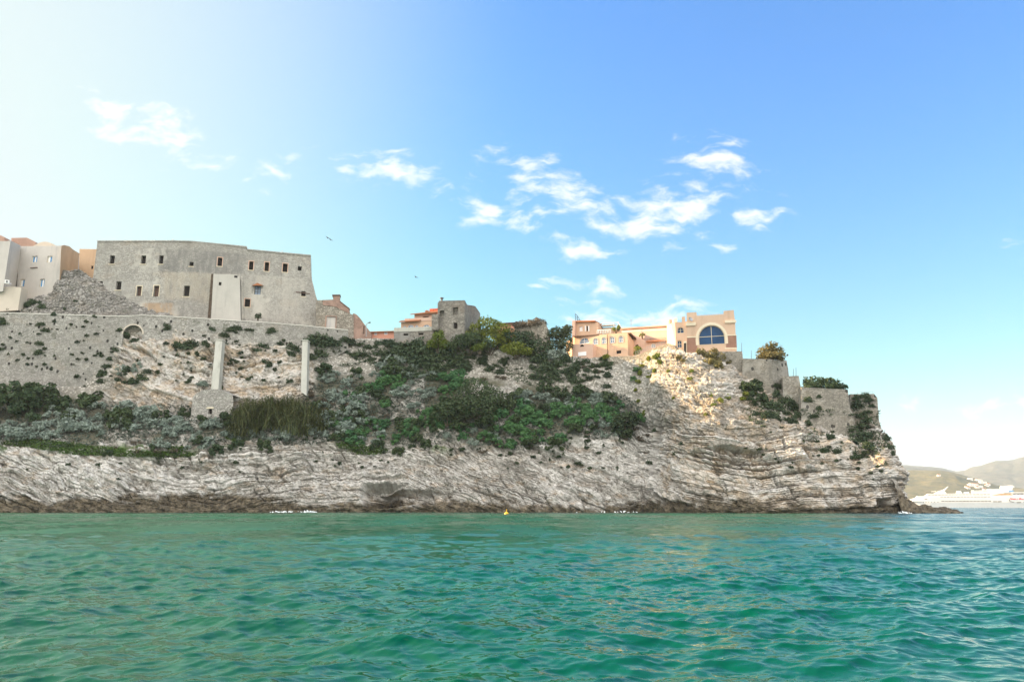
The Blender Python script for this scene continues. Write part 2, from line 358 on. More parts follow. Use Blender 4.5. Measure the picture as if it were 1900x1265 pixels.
# ------------------------------------------------------------------ headland: bedded limestone cliff, bushy slope above, rubble face up to the crest
# stations along the coast: (x, waterline depth, [dark band top, cliff top, mid slope, slope top, crest]) as (row, depth) or (col, row, depth)
ST = [
 (-420, 128, [(920, 128.6), (812, 134), (768, 140), (705, 147), (588, 152)]),
 (-200, 131, [(918, 131.6), (815, 136), (768, 142), (705, 149), (588, 153)]),
 (0,   132, [(912, 132.6), (822, 137), (770, 143), (708, 149.5), (590, 153)]),
 (100, 132.5, [(912, 133), (832, 137), (775, 143), (716, 149.8), (592, 153.5)]),
 (190, 133, [(918, 134), (838, 138), (780, 144), (712, 149.8), (594, 154)]),
 (230, 133.5, [(918, 134.5), (838, 138.3), (778, 144), (690, 148.8), (596, 154.5)]),
 (300, 134.5, [(918, 135.5), (835, 139), (775, 144.5), (650, 149.6), (600, 155)]),
 (400, 136, [(915, 137), (815, 141), (770, 145), (648, 150.8), (604, 156)]),
 (500, 138, [(915, 139), (808, 143.5), (765, 147), (650, 152.2), (610, 157)]),
 (570, 139.5, [(912, 140.3), (805, 145), (760, 149), (648, 153.6), (618, 157.5)]),
 (640, 140, [(910, 141), (815, 146), (745, 151), (680, 155.3), (627, 158.5)]),
 (720, 140.5, [(905, 141.5), (835, 146), (755, 151), (680, 156), (626, 158.5)]),
 (800, 140, [(908, 141), (828, 145.5), (740, 151.5), (672, 156.2), (627, 158)]),
 (900, 139.5, [(915, 140.3), (832, 144.5), (740, 150.5), (690, 154.5), (640, 157)]),
 (1000, 138, [(918, 139), (830, 143.5), (745, 149.5), (706, 152.5), (655, 156)]),
 (1080, 137, [(922, 138), (822, 142.5), (752, 147.8), (715, 150.8), (663, 154)]),
 (1150, 136, [(924, 137), (815, 142), (770, 145.5), (730, 147.6), (663, 151)]),
 (1200, 137, [(926, 138), (858, 141.2), (805, 143), (750, 144), (655, 147)]),
 (1222, 134.6, [(926, 135.6), (850, 137.6), (795, 138.6), (730, 140), (652, 144)]),
 (1262, 129, [(926, 129.6), (850, 131), (790, 132.5), (722, 135.5), (652, 140)]),
 (1320, 125, [(926, 125.2), (850, 126.6), (788, 128), (722, 132.5), (668, 137)]),
 (1390, 123.5, [(922, 123.8), (850, 125), (775, 127.8), (735, 132.8), (690, 137.6)]),
 (1460, 122.5, [(920, 122.8), (850, 124), (785, 127), (758, 133), (722, 137.6)]),
 (1540, 121.5, [(918, 121.9), (852, 123), (812, 126.5), (792, 132.4), (750, 136)]),
 (1605, 120.6, [(920, 120.9), (862, 121.9), (828, 124.5), (808, 129.5), (776, 134)]),
 (1640, 120, [(1642, 920, 120.3), (1642, 870, 121), (1636, 842, 122.5), (1630, 822, 125), (1625, 790, 129)]),
 (1664, 120.5, [(1671, 918, 121), (1669, 872, 122.3), (1663, 846, 124.5), (1655, 826, 127.5), (1638, 800, 132)]),
 (1667, 123, [(1673, 918, 124), (1671, 872, 126), (1664, 848, 128.5), (1655, 828, 131), (1640, 805, 135)]),
 (1655, 131, [(1660, 918, 131), (1658, 872, 132), (1650, 850, 134), (1640, 830, 136), (1625, 810, 138)]),
 (1590, 152, [(1590, 918, 152), (1588, 872, 152), (1580, 850, 153), (1570, 830, 154), (1560, 815, 154)]),
]
NV = [14, 46, 118, 74, 86, 76, 6]
def build_terrain():
    lev = []
    for (x, yb, rest) in ST:
        row = []
        pw = at(x, 945, yb); pw.z = 0.0
        row.append(Vector((pw.x, pw.y - 1.0, -3.0))); row.append(pw)
        for t in rest:
            row.append(at(*t) if len(t) == 3 else at(x, *t))
        top = row[-1]
        row.append(Vector((top.x, top.y + 6, top.z + .6))); row.append(Vector((top.x * 1.15, top.y + 60, top.z - 1)))
        lev.append(row)
    A = np.array([[list(v) for v in r] for r in lev])               # station, level, 3
    seg = np.linalg.norm(np.diff(A[:, 2], axis=0), axis=1); d = np.r_[0, np.cumsum(seg)]
    nu = 1500; u = np.linspace(0, d[-1], nu)
    # cubic Hermite along the coast
    tang = np.gradient(A, d, axis=0)
    j = np.clip(np.searchsorted(d, u, 'right') - 1, 0, len(d) - 2)
    h = (d[j + 1] - d[j])[:, None, None]; t = ((u - d[j]) / (d[j + 1] - d[j]))[:, None, None]
    B = (A[j] * (2 * t**3 - 3 * t**2 + 1) + tang[j] * h * (t**3 - 2 * t**2 + t) * .8 + A[j + 1] * (-2 * t**3 + 3 * t**2) + tang[j + 1] * h * (t**3 - t**2) * .8)
    cols = []; vz = []
    for k, n in enumerate(NV):
        f = np.linspace(0, 1, n, endpoint=False)
        cols.append(B[:, k, None] * (1 - f)[None, :, None] + B[:, k + 1, None] * f[None, :, None]); vz.append(k + f)
    cols.append(B[:, len(NV), None]); vz.append(np.array([float(len(NV))]))
    P = np.concatenate(cols, 1); v = np.concatenate(vz)
    nv = P.shape[1]
    du = np.gradient(P, axis=0); dv = np.gradient(P, axis=1)
    # blur the frame a little so level lines do not crease the displacement
    for _ in range(10):
        dv[:, 1:-1] = (dv[:, :-2] + dv[:, 1:-1] * 2 + dv[:, 2:]) / 4
    nrm = np.cross(du, dv); nrm /= np.linalg.norm(nrm, axis=2, keepdims=True) + 1e-9
    X, Y, Z = P[..., 0], P[..., 1], P[..., 2]; U = np.repeat(u[:, None], nv, 1); VV = np.repeat(v[None], nu, 0)
    # bedding: the folded dip of the strata along the coast
    px = np.array([-420, 0, 180, 300, 420, 560, 680, 760, 1000, 1150, 1215, 1265, 1320, 1380, 1440, 1500, 1560, 1680])
    dip = np.array([-.25, -.30, -.40, -.10, .10, .06, .03, -.36, -.46, -.42, -.5, -.35, -.22, .02, .22, .10, .0, .05])
    xs = np.array([at(a, 900, 133)[0] for a in px])
    gx_ = np.linspace(xs[0] - 20, xs[-1] + 30, 800); gd = np.interp(gx_, xs, dip); G = np.r_[0, np.cumsum((gd[1:] + gd[:-1]) / 2 * np.diff(gx_))]
    q = Z - np.interp(X, gx_, G)
    pxX = 950 + X / Y * F_PX * .976                                     # how far along the coast, in photograph columns
    ew = 1 - .6 * np.maximum(sstep(pxX, 1225, 1275), .8 * (1 - sstep(pxX, 1140, 1190)))
    q = q + 2.4 * ew * fbm(X / 9, Y / 9, Z / 7, 3, 11) + .5 * ew * fbm(X / 2.6, Y / 2.6, Z / 1.8, 3, 13) + .14 * fbm(X / .8, Y / .8, Z / .8, 2, 12)
    sU = U + 1.5 * fbm(X / 5, Y / 5, Z / 5, 2, 14) + .3 * fbm(X / 1.3, Y / 1.3, Z / 1.3, 2, 15) + .5 * q
    p1, j1, r1 = blocks(sU, q, 2.1, 3.4, 21, 0); p2, j2, r2 = blocks(sU + 9, q + .7, .85, 1.5, 22, 0); p3, j3, r3 = blocks(sU * 1.1 + 3, q * 1.02 + .2, .38, .62, 23, 0)
    big = fbm(X / 14, Y / 14, Z / 14, 3, 31); mid = fbm(X / 4, Y / 4, Z / 3, 4, 32); fine = fbm(X / .9, Y / .9, Z / .7, 4, 33, .6)
    rid = 1 - np.abs(fbm(X / 3.1, Y / 3.1, Z / 4.0, 4, 35)) * 2
    lm = sstep(fbm(X / 11, Y / 11, Z / 8, 2, 36), -.35, .3)         # where the big beds show
    bw = .45 + .55 * sstep(fbm(X / 9, Y / 9, Z / 6, 3, 37), -.35, .25)    # well bedded here, shattered there
    eb = np.maximum(sstep(pxX, 1225, 1275), .75 * (1 - sstep(pxX, 1140, 1190))); bw = bw * (1 - eb) + eb * (.8 + .2 * bw)
    bw2 = .3 + .7 * sstep(fbm(X / 5, Y / 5, Z / 4, 3, 38), -.2, .35)
    qr, sr = q * .93 + sU * .37 + .5 * mid, sU * .93 - q * .37
    p4, j4, r4 = blocks(sr, qr, 1.5, 2.3, 24, 0); p5, j5, r5 = blocks(sr * 1.1 + 5, qr * .94 + 2, .6, .9, 25, 0)
    rid2 = 1 - np.abs(fbm(X / 1.1, Y / 1.1, Z / 1.3, 3, 39)) * 2.2
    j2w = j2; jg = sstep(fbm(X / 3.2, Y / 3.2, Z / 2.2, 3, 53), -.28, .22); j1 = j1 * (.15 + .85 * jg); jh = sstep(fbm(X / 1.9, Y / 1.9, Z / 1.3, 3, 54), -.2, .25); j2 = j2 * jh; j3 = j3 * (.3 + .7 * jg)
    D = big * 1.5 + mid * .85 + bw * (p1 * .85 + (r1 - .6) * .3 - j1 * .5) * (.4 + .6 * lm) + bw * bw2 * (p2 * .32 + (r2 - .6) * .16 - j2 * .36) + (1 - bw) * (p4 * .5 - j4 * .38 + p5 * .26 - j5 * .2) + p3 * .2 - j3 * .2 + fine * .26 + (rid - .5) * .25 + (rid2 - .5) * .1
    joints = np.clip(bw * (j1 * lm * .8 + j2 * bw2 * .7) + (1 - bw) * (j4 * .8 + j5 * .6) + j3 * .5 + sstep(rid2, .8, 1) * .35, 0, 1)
    rock = sstep(VV, 0.4, 1.2) * (1 - sstep(VV, 3.0, 3.5))
    pxX = 950 + X / Y * F_PX * .976                                     # how far along the coast, in photograph columns
    east = sstep(pxX, 1195, 1240)
    slope = sstep(VV, 2.95, 3.4) * (1 - sstep(VV, 4.55, 5.0)) * (1 - sstep(pxX, 1110, 1175))
    outc = sstep(pxX, 195, 235) * (1 - sstep(pxX, 575, 600)) * sstep(VV, 3.9, 4.3)
    slope = slope * (1 - outc)
    face = sstep(VV, 4.35, 4.9) * (1 - .75 * east) * (1 - outc)
    eastu = east * sstep(VV, 3.3, 4.2)
    # soil and scree on the slope keep only a soft version of the bedding
    soft = mid * .5 + fine * .22 + p2 * .18 + big * .6
    patchy = sstep(fbm(X / 5, Y / 5, Z / 5, 3, 41), -.05, .2)
    D = D * (1 - slope * (1 - .65 * patchy)) + soft * slope * (1 - .65 * patchy)
    rub = fbm(X / .75, Y / .75, Z / .6, 3, 44, .6) * .28 + mid * .45 + big * .4
    D = D * (1 - face * .8) + rub * face * .8
    rub2 = fbm(X / 1.0, Y / 1.0, Z / .8, 3, 46, .6) * .5 + p3 * .3 - j3 * .2 + p5 * .25 - j5 * .15 + mid * .8 + big * .7
    D = D * (1 - eastu * .8) + rub2 * eastu * .8
    topm = sstep(VV, 6.0, 6.3); D = D * (1 - topm) + topm * .1 * mid
    low = 1 - sstep(VV, 1.0, 2.0)
    D = D * (1 - low * .55) + low * (.55 * mid + .25 * fine + .35 * np.sin(sstep(VV, .6, 2.1) * math.pi))
    # hollows: sea cave, crevice beside the headland, overhung saddle under the folded beds
    def px_of(X_, Y_, Z_):
        c, s = math.cos(TILT), math.sin(TILT); zz = Z_ - CAM_H
        fw = Y_ * c + zz * s; up = -Y_ * s + zz * c
        return 950 + F_PX * X_ / fw, 632.5 - F_PX * up / fw
    qx, qy = px_of(X, Y, Z)
    wob = 14 * fbm(X / 5, Y / 5, Z / 5, 3, 51); wob2 = 10 * fbm(X / 3, Y / 3, Z / 3, 3, 52)
    cave = sstep(qx + wob, 668, 690) * (1 - sstep(qx + wob, 712, 760)) * sstep(qy + wob2 * .8, 899, 903) * (1 - sstep(qy, 938, 944))
    cav2 = sstep(qx + wob, 700, 720) * (1 - sstep(qx + wob, 790, 850)) * sstep(qy + wob2 * .5 + (qx - 760) * .0, 902, 916) * (1 - sstep(qy, 932, 940))
    lip = sstep(qx + wob, 655, 670) * (1 - sstep(qx + wob, 745, 765)) * sstep(qy + wob2 * .5, 862, 870) * (1 - sstep(qy + wob2 * .4, 886, 890))
    crev = np.exp(-((qx - (1213 - (qy - 850) * .05) + wob * .25) / 4.5) ** 4) * sstep(qy, 770, 815) * (1 - sstep(qy, 868, 900))
    sad_top = 824 + ((qx - 1352) / 85) ** 2 * 22
    sad_bot = 890 - ((qx - 1385) / 105) ** 2 * 26
    sad = sstep(qx + wob * .4, 1262, 1285) * (1 - sstep(qx + wob * .6, 1405, 1500)) * sstep(qy + wob2 * .5, sad_top, sad_top + 6) * (1 - sstep(qy + wob2 * .3, sad_bot - 34, sad_bot))
    foot = sstep(qx, 1625, 1632) * (1 - sstep(qx, 1650, 1660)) * sstep(qy, 922, 927) * (1 - sstep(qy, 936, 944))
    D = D - cave * 3.6 - cav2 * 2.6 + lip * .6 - crev * 9.0 - sad * 1.6 - foot * 2.2
    # thin beds that step in the saddle
    D = D + sad * ((r2 - .5) * 1.0 - j2w * .7 + p2 * .5)
    ends = sstep(U, 0, 6) * (1 - sstep(U, u[-1] - 8, u[-1]))
    P = P + nrm * (D * (.25 + .75 * ends))[..., None]
    Xn, Yn, Zn = P[..., 0], P[..., 1], P[..., 2]
    wet = 1 - sstep(Zn + 1.3 * mid + .6 * fine + .5 * p2 + .8 * sstep(qx, 420, 620) + .5 * np.sin(X / 7), 1.9, 3.3)
    grass = sstep(fbm(X / 3.5, Y / 3.5, Z / 2.2, 4, 61), .0, .22) * np.exp(-((VV - 3.02) / .16) ** 2) * (1 - sstep(qx, 430, 520))
    grass = np.maximum(grass, sstep(fbm(X / 2.5, Y / 2.5, Z / 2, 3, 62), .1, .3) * np.exp(-((VV - 3.1) / .2) ** 2) * sstep(qx, 600, 640) * (1 - sstep(qx, 800, 860)))
    me = np_mesh('headland', P.reshape(-1, 3), grid_faces(nu, nv),
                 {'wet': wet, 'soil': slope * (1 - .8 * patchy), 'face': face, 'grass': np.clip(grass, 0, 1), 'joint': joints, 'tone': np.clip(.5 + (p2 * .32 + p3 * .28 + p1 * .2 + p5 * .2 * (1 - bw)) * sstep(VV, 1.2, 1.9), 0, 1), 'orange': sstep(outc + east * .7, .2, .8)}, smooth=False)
    m, nt, b = mat_new('limestone'); p = objco(nt)
    g1 = noise(nt, p, .22, 7, .62); g2 = noise(nt, p, 1.1, 7, .68); g3 = noise(nt, p, 4.5, 6, .7)
    c = mixc(nt, ramp(nt, g2, .35, .68), (.36, .345, .32), (.68, .655, .615))
    c = mixc(nt, ramp(nt, g3, .52, .72, 0, .5), c, (.70, .685, .66))
    c = mixc(nt, ramp(nt, noise(nt, p, .06, 5, .6), .42, .6, .30, 0), c, (.30, .265, .22))
    c = mixc(nt, ramp(nt, noise(nt, mapped(nt, p, (1, 1, 2.2)), .33, 6, .6), .52, .68, 0, .5), c, (.40, .28, .17))    # ochre staining
    of = math_n(nt, 'MULTIPLY', attr(nt, 'orange'), ramp(nt, noise(nt, p, .4, 5, .6), .42, .6, .1, .6))
    c = mixc(nt, of, c, (.44, .31, .18))
    c = mixc(nt, ramp(nt, noise(nt, mapped(nt, p, (1, 1, .35)), .8, 6, .65), .54, .72, 0, .55), c, (.17, .165, .155))   # grey weathering streaks
    c = mixc(nt, ramp(nt, attr(nt, 'tone'), .15, .5, .55, 0), c, (.22, .205, .18)); c = mixc(nt, ramp(nt, attr(nt, 'tone'), .5, .85, 0, .45), c, (.72, .70, .665))
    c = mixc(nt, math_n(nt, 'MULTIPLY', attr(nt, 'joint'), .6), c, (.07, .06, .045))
    c = mixc(nt, math_n(nt, 'MULTIPLY', attr(nt, 'face'), .75), c, mixc(nt, ramp(nt, voro(nt, p, 1.9).outputs['Distance'], .1, .55), (.58, .55, .49), (.22, .205, .175)))
    s_ = mixc(nt, g2, (.055, .055, .036), (.17, .16, .12))
    c = mixc(nt, attr(nt, 'soil'), c, s_)
    c = mixc(nt, ramp(nt, noise(nt, p, .7, 6, .65), .60, .70, 0, .55), c, (.075, .09, .045))                             # lichen and weeds
    c = mixc(nt, attr(nt, 'grass'), c, mixc(nt, g3, (.035, .085, .012), (.10, .17, .03)))
    w_ = mixc(nt, ramp(nt, g2, .35, .7), (.055, .046, .034), (.20, .165, .115))
    c = mixc(nt, attr(nt, 'wet'), c, w_)
    L(nt, c, b.inputs['Base Color']); bump(nt, b, math_n(nt, 'ADD', g3, math_n(nt, 'MULTIPLY', g2, 1.5)), .55, .25)
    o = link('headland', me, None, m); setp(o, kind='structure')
    return P.reshape(-1, 3), grid_faces(nu, nv)
TV, TF = build_terrain()
TREES = [BVHTree.FromPolygons(TV.tolist(), TF.tolist())]
def add_bvh(o):
    bpy.context.view_layer.update()
    me = o.data; mw = o.matrix_world
    TREES.append(BVHTree.FromPolygons([tuple(mw @ v.co) for v in me.vertices], [tuple(p.vertices) for p in me.polygons]))
def hit(x, y):
    o = Vector((0, 0, CAM_H)); d = Vector(ray(x, y)).normalized(); best = None
    for t in TREES:
        r = t.ray_cast(o, d, 400)
        if r[0] is not None and (best is None or r[3] < best[2]): best = (r[0], r[1], r[3])
    return best

def rock_mesh(name, A, nu, nv, amp, seed):
    """bumpy rock sheet through a small grid of world points A[i][j]"""
    A = np.array([[list(p) for p in r] for r in A], float)
    ti = np.linspace(0, A.shape[0] - 1, nu); tj = np.linspace(0, A.shape[1] - 1, nv)
    B = np.stack([np.stack([np.interp(ti, range(A.shape[0]), A[:, j, k]) for j in range(A.shape[1])], 1) for k in range(3)], -1)
    P = np.stack([np.stack([np.interp(tj, range(A.shape[1]), B[i, :, k]) for i in range(nu)], 0) for k in range(3)], -1)
    n = np.cross(np.gradient(P, axis=0), np.gradient(P, axis=1)); n /= np.linalg.norm(n, axis=2, keepdims=True) + 1e-9
    X, Y, Z = P[..., 0], P[..., 1], P[..., 2]
    pr, jo, ro = blocks(X + Z * .6 + 1.2 * fbm(X / 2, Y / 2, Z / 2, 3, seed + 8), Z - X * .25 + 1.1 * fbm(X / 2, Y / 2, Z / 2, 3, seed), .6, .8, seed, 0)
    D = amp * (fbm(X / 3, Y / 3, Z / 3, 4, seed) + .35 * pr - .3 * jo + .35 * fbm(X / .8, Y / .8, Z / .8, 3, seed + 3))
    P = P + n * D[..., None]
    return np_mesh(name, P.reshape(-1, 3), grid_faces(nu, nv), {'wet': 0 * X, 'tone': 0 * X + .5, 'joint': jo, 'soil': 0 * X, 'face': 0 * X, 'grass': 0 * X, 'orange': 0 * X})

# ------------------------------------------------------------------ walls and buildings
class Plan:
    """a wall line on the ground, traced left to right; converts photograph pixels into (along, height) on that wall"""
    def __init__(s, *pts, y=620):
        s.p = [Vector((at(a, y, Y).x, Y)) for a, Y in pts]
        s.cum = [0.0]
        for a, b in zip(s.p, s.p[1:]): s.cum.append(s.cum[-1] + (b - a).length)
    def sz(s, x, y):
        dx, dy, dz = ray(x, y); k = dx / dy; n = len(s.p) - 1; best = None
        for i in range(n):
            a, b = s.p[i], s.p[i + 1]; d = b - a
            t = (k * a.y - a.x) / (d.x - k * d.y)
            if (0 <= t <= 1) or (i == 0 and t < 0) or (i == n - 1 and t > 1):
                best = (i, t); break
        i, t = best; a, b = s.p[i], s.p[i + 1]
        Yh = a.y + (b.y - a.y) * t
        return (s.cum[i] + t * (b - a).length, CAM_H + dz / dy * Yh)
    def w(s, q, z, off=0.0):
        n = len(s.p) - 1; i = 0
        while i < n - 1 and q > s.cum[i + 1]: i += 1
        a, b = s.p[i], s.p[i + 1]; d = (b - a).normalized(); t = q - s.cum[i]
        p = a + d * t; nx, ny = d.y, -d.x                           # outward, towards the sea
        if n > 1:                                                    # mitre the offset at bends
            for jn in range(1, n):
                if abs(q - s.cum[jn]) < 1e-4:
                    d2 = (s.p[jn + 1] - s.p[jn]).normalized(); d1 = (s.p[jn] - s.p[jn - 1]).normalized(); e = (d1 + d2).normalized()
                    nx, ny = e.y, -e.x
        return Vector((p.x - nx * off, p.y - ny * off, z))
def inside(pt, poly):
    x, y = pt; c = False; j = len(poly) - 1
    for i in range(len(poly)):
        xi, yi = poly[i]; xj, yj = poly[j]
        if (yi > y) != (yj > y) and x < (xj - xi) * (y - yi) / (yj - yi) + xi: c = not c
        j = i
    return c
def area(poly): return sum(a[0] * b[1] - b[0] * a[1] for a, b in zip(poly, poly[1:] + poly[:1])) / 2
def ccw(poly): return poly if area(poly) > 0 else poly[::-1]
def rect(plan, cx, cy, w, h):
    s0, z0 = plan.sz(cx, cy); ws = (plan.sz(cx + w / 2, cy)[0] - plan.sz(cx - w / 2, cy)[0]) / 2; hz = (plan.sz(cx, cy - h / 2)[1] - plan.sz(cx, cy + h / 2)[1]) / 2
    return [(s0 - ws, z0 - hz), (s0 + ws, z0 - hz), (s0 + ws, z0 + hz), (s0 - ws, z0 + hz)]
def arch(plan, cx, cy, w, h, n=12):
    r = rect(plan, cx, cy, w, h); a = (r[1][0] - r[0][0]) / 2; c = (r[0][0] + r[1][0]) / 2; z0, z1 = r[0][1], r[2][1]
    rise = min(a, z1 - z0); zs = z1 - rise
    loop = [(r[0][0], z0), (r[1][0], z0)] if zs > z0 + .02 else []
    return loop + [(c + a * math.cos(math.pi * i / n), zs + rise * math.sin(math.pi * i / n)) for i in range(n + 1)]
def solid(plan, outline, holes, T, reveal, top_slope=0.0, flare=None, back=None):
    """front face with openings, reveals, sides, top and back of a wall or a block as one closed mesh"""
    outline = ccw(list(outline)); holes = [ccw(list(h)) for h in holes]
    for sb in plan.cum[1:-1]:
        o2 = []
        for a, b in zip(outline, outline[1:] + outline[:1]):
            o2.append(a)
            if (a[0] - sb) * (b[0] - sb) < -1e-9:
                t = (sb - a[0]) / (b[0] - a[0]); o2.append((sb, a[1] + (b[1] - a[1]) * t))
        outline = o2
    pts = []; edges = []
    def loop(lp):
        k = len(pts); pts.extend(lp); edges.extend((k + i, k + (i + 1) % len(lp)) for i in range(len(lp)))
    loop(outline)
    for h in holes: loop(h)
    for sb in plan.cum[1:-1]:
        idx = sorted((p[1], i) for i, p in enumerate(pts[:len(outline)]) if abs(p[0] - sb) < 1e-6)
        if len(idx) >= 2: edges.append((idx[0][1], idx[-1][1]))
    vs, es, fs, _, _, _ = delaunay_2d_cdt([Vector(p) for p in pts], edges, [], 0, 1e-5)
    V = [plan.w(v.x, v.y, flare(v.x, v.y) if flare else 0) for v in vs]; n0 = len(V); Fc = []
    bk = (lambda s_, z_: plan.w(s_, z_) + Vector((*back, 0))) if back else (lambda s_, z_: plan.w(s_, z_, T))
    Vb = [bk(v.x, v.y + top_slope) for v in vs]
    for f in fs:
        c = sum((vs[i] for i in f), Vector((0, 0))) / len(f)
        if inside(c, outline) and not any(inside(c, h) for h in holes):
            a = area([tuple(vs[i]) for i in f]); f = list(f) if a > 0 else list(f)[::-1]
            Fc.append(f); Fc.append([n0 + i for i in f[::-1]])
    V += Vb
    def near(p): return min(range(n0), key=lambda i: (vs[i].x - p[0]) ** 2 + (vs[i].y - p[1]) ** 2)
    io = [near(p) for p in outline]
    for a, b in zip(io, io[1:] + io[:1]):
        if a != b: Fc.append([b, a, a + n0, b + n0])
    for h in holes:
        k = len(V); fl = [flare(*p) if flare else 0 for p in h]
        V += [plan.w(*p, f_) for p, f_ in zip(h, fl)] + [plan.w(*p, f_ + reveal) for p, f_ in zip(h, fl)]; m_ = len(h)
        for i in range(m_): j = (i + 1) % m_; Fc.append([k + i, k + j, k + m_ + j, k + m_ + i])
        # openings show the same recess from behind, closed by the back of the block
        kb = len(V); V += [bk(p[0], p[1] + top_slope) for p in h]
        if reveal < T: Fc.append([k + m_ + i for i in range(m_)])
        Fc.append([kb + i for i in range(m_)][::-1])
    return V, Fc
def mesh_of(name, V, Fc, mat, parent=None):
    me = bpy.data.meshes.new(name); me.from_pydata([tuple(v) for v in V], [], Fc); me.update()
    return link(name, me, parent, mat)
def rel(o, root):
    """keep world geometry while the mesh hangs under a root placed at its base"""
    if root: o.matrix_parent_inverse = Matrix.Translation(-root.location)
    return o
def panel(plan, loop, off, thick, mat, name, parent):
    lp = ccw(list(loop)); n = len(lp)
    V = [plan.w(*p, off) for p in lp] + [plan.w(*p, off + thick) for p in lp]
    Fc = [list(range(n)), list(range(n, 2 * n))[::-1]] + [[(i + 1) % n, i, n + i, n + (i + 1) % n] for i in range(n)]
    o = mesh_of(name, V, Fc, mat, parent); return o
def scale_loop(loop, g):
    """grow a loop by g metres"""
    xs = [p[0] for p in loop]; zs = [p[1] for p in loop]; cx, cz = (min(xs) + max(xs)) / 2, (min(zs) + max(zs)) / 2
    fx = 1 + 2 * g / (max(xs) - min(xs)); fz = 1 + 2 * g / (max(zs) - min(zs))
    return [(cx + (p[0] - cx) * fx, cz + (p[1] - cz) * fz) for p in loop]
def ring(plan, lo, li, off, thick, mat, name, parent):
    n = len(lo)
    V = [plan.w(*p, off) for p in lo] + [plan.w(*p, off) for p in li] + [plan.w(*p, off + thick) for p in lo] + [plan.w(*p, off + thick) for p in li]
    Fc = []
    for i in range(n):
        j = (i + 1) % n
        Fc += [[i, j, n + j, n + i], [j, i, 2 * n + i, 2 * n + j], [n + i, n + j, 3 * n + j, 3 * n + i], [2 * n + j, 2 * n + i, 3 * n + i, 3 * n + j]]
    return mesh_of(name, V, Fc, mat, parent)
def bars(plan, segs, off, t, mat, name, parent):
    """thin square bars between (s,z) points on a wall, one mesh"""
    V = []; Fc = []
    for a, b in segs:
        A, B = plan.w(*a, off), plan.w(*b, off); add_bar(V, Fc, A, B, t)
    return mesh_of(name, V, Fc, mat, parent)
def add_bar(V, Fc, A, B, t, t2=None):
    d = (B - A).normalized(); u = d.cross(Vector((0, 1, .01))).normalized(); v = d.cross(u); k = len(V); t2 = t2 or t
    for P, q in ((A, t), (B, t2)):
        for su, sv in ((-1, -1), (1, -1), (1, 1), (-1, 1)): V.append(P + u * su * q / 2 + v * sv * q / 2)
    Fc += [[k, k + 1, k + 5, k + 4], [k + 1, k + 2, k + 6, k + 5], [k + 2, k + 3, k + 7, k + 6], [k + 3, k, k + 4, k + 7], [k + 3, k + 2, k + 1, k], [k + 4, k + 5, k + 6, k + 7]]
def slab(name, corners, thick, mat, parent):
    """sloping slab through world points, given thickness straight down"""
    n = len(corners); V = list(corners) + [c - Vector((0, 0, thick)) for c in corners]
    Fc = [list(range(n)), list(range(n, 2 * n))[::-1]] + [[(i + 1) % n, i, n + i, n + (i + 1) % n] for i in range(n)]
    o = mesh_of(name, V, Fc, mat, parent)
    bm = bmesh.new(); bm.from_mesh(o.data); bmesh.ops.recalc_face_normals(bm, faces=bm.faces); bm.to_mesh(o.data); bm.free(); return o
def lathe(name, prof, mat, parent, loc, n=14):
    V = []; Fc = []
    for r, z in prof:
        for i in range(n): V.append(Vector((loc[0] + r * math.cos(6.2832 * i / n), loc[1] + r * math.sin(6.2832 * i / n), loc[2] + z)))
    for k in range(len(prof) - 1):
        for i in range(n): j = (i + 1) % n; Fc.append([k * n + i, k * n + j, (k + 1) * n + j, (k + 1) * n + i])
    Fc.append(list(range(n))[::-1]); Fc.append([(len(prof) - 1) * n + i for i in range(n)])
    LAST[0] = mesh_of(name, V, Fc, mat, parent); return LAST[0]
LAST = [None]

M = {}
_b = lambda x0, x1, y0, y1, c, a: (at(x0, 500, 157).x, at(x1, 500, 157).x, at(300, y1, 157).z, at(300, y0, 157).z, c, a)
FBANDS = [_b(285, 450, 462, 508, (.20, .195, .185), .7), _b(300, 440, 503, 560, (.50, .44, .35), .5), _b(430, 560, 500, 590, (.52, .49, .43), .6), _b(266, 335, 560, 604, (.40, .29, .19), .9), _b(172, 300, 520, 545, (.50, .485, .45), .5)]
M['fort'] = mat_masonry('fort_masonry', (.57, .545, .49), (.36, .345, .31), 2.6, plaster=(.54, .515, .455), plaster_amt=.42, stain=(.13, .13, .125), stain_amt=.75, warm=(.50, .36, .22), warm_amt=.45, bands=FBANDS)
M['wall'] = mat_masonry('rubble_wall', (.62, .595, .545), (.32, .305, .275), 2.6, stain=(.19, .185, .165), stain_amt=.65, holes=.9, warm=(.50, .38, .24), warm_amt=.45, gap=.6, moss=.5)
M['bast'] = mat_masonry('bastion_masonry', (.53, .49, .42), (.27, .25, .21), 2.8, plaster=(.46, .435, .385), plaster_amt=.45, stain=(.10, .10, .095), stain_amt=.9, holes=.8, warm=(.46, .33, .2), warm_amt=.4, moss=.3)
M['ruin'] = mat_masonry('ruin_masonry', (.40, .375, .33), (.2, .185, .16), 2.4, plaster=(.30, .29, .27), plaster_amt=.52, stain=(.10, .10, .10), stain_amt=.7, warm=(.45, .3, .2), warm_amt=.3)
M['rubble'] = mat_masonry('loose_rubble', (.60, .55, .47), (.27, .24, .195), 2.2, stain=(.2, .18, .15), stain_amt=.3, gap=.85, warm=(.5, .34, .2), warm_amt=.6, moss=.2)
M['mound'] = mat_masonry('rocky_rubble', (.52, .495, .45), (.22, .21, .19), 1.7, stain=(.14, .135, .12), stain_amt=.7, gap=.8, warm=(.45, .32, .2), warm_amt=.4, moss=.6, squash=1.1)
M['hut'] = mat_masonry('coursed_stone', (.66, .63, .58), (.34, .325, .295), 1.9, stain=(.25, .23, .2), stain_amt=.2, gap=.95, squash=2.1)
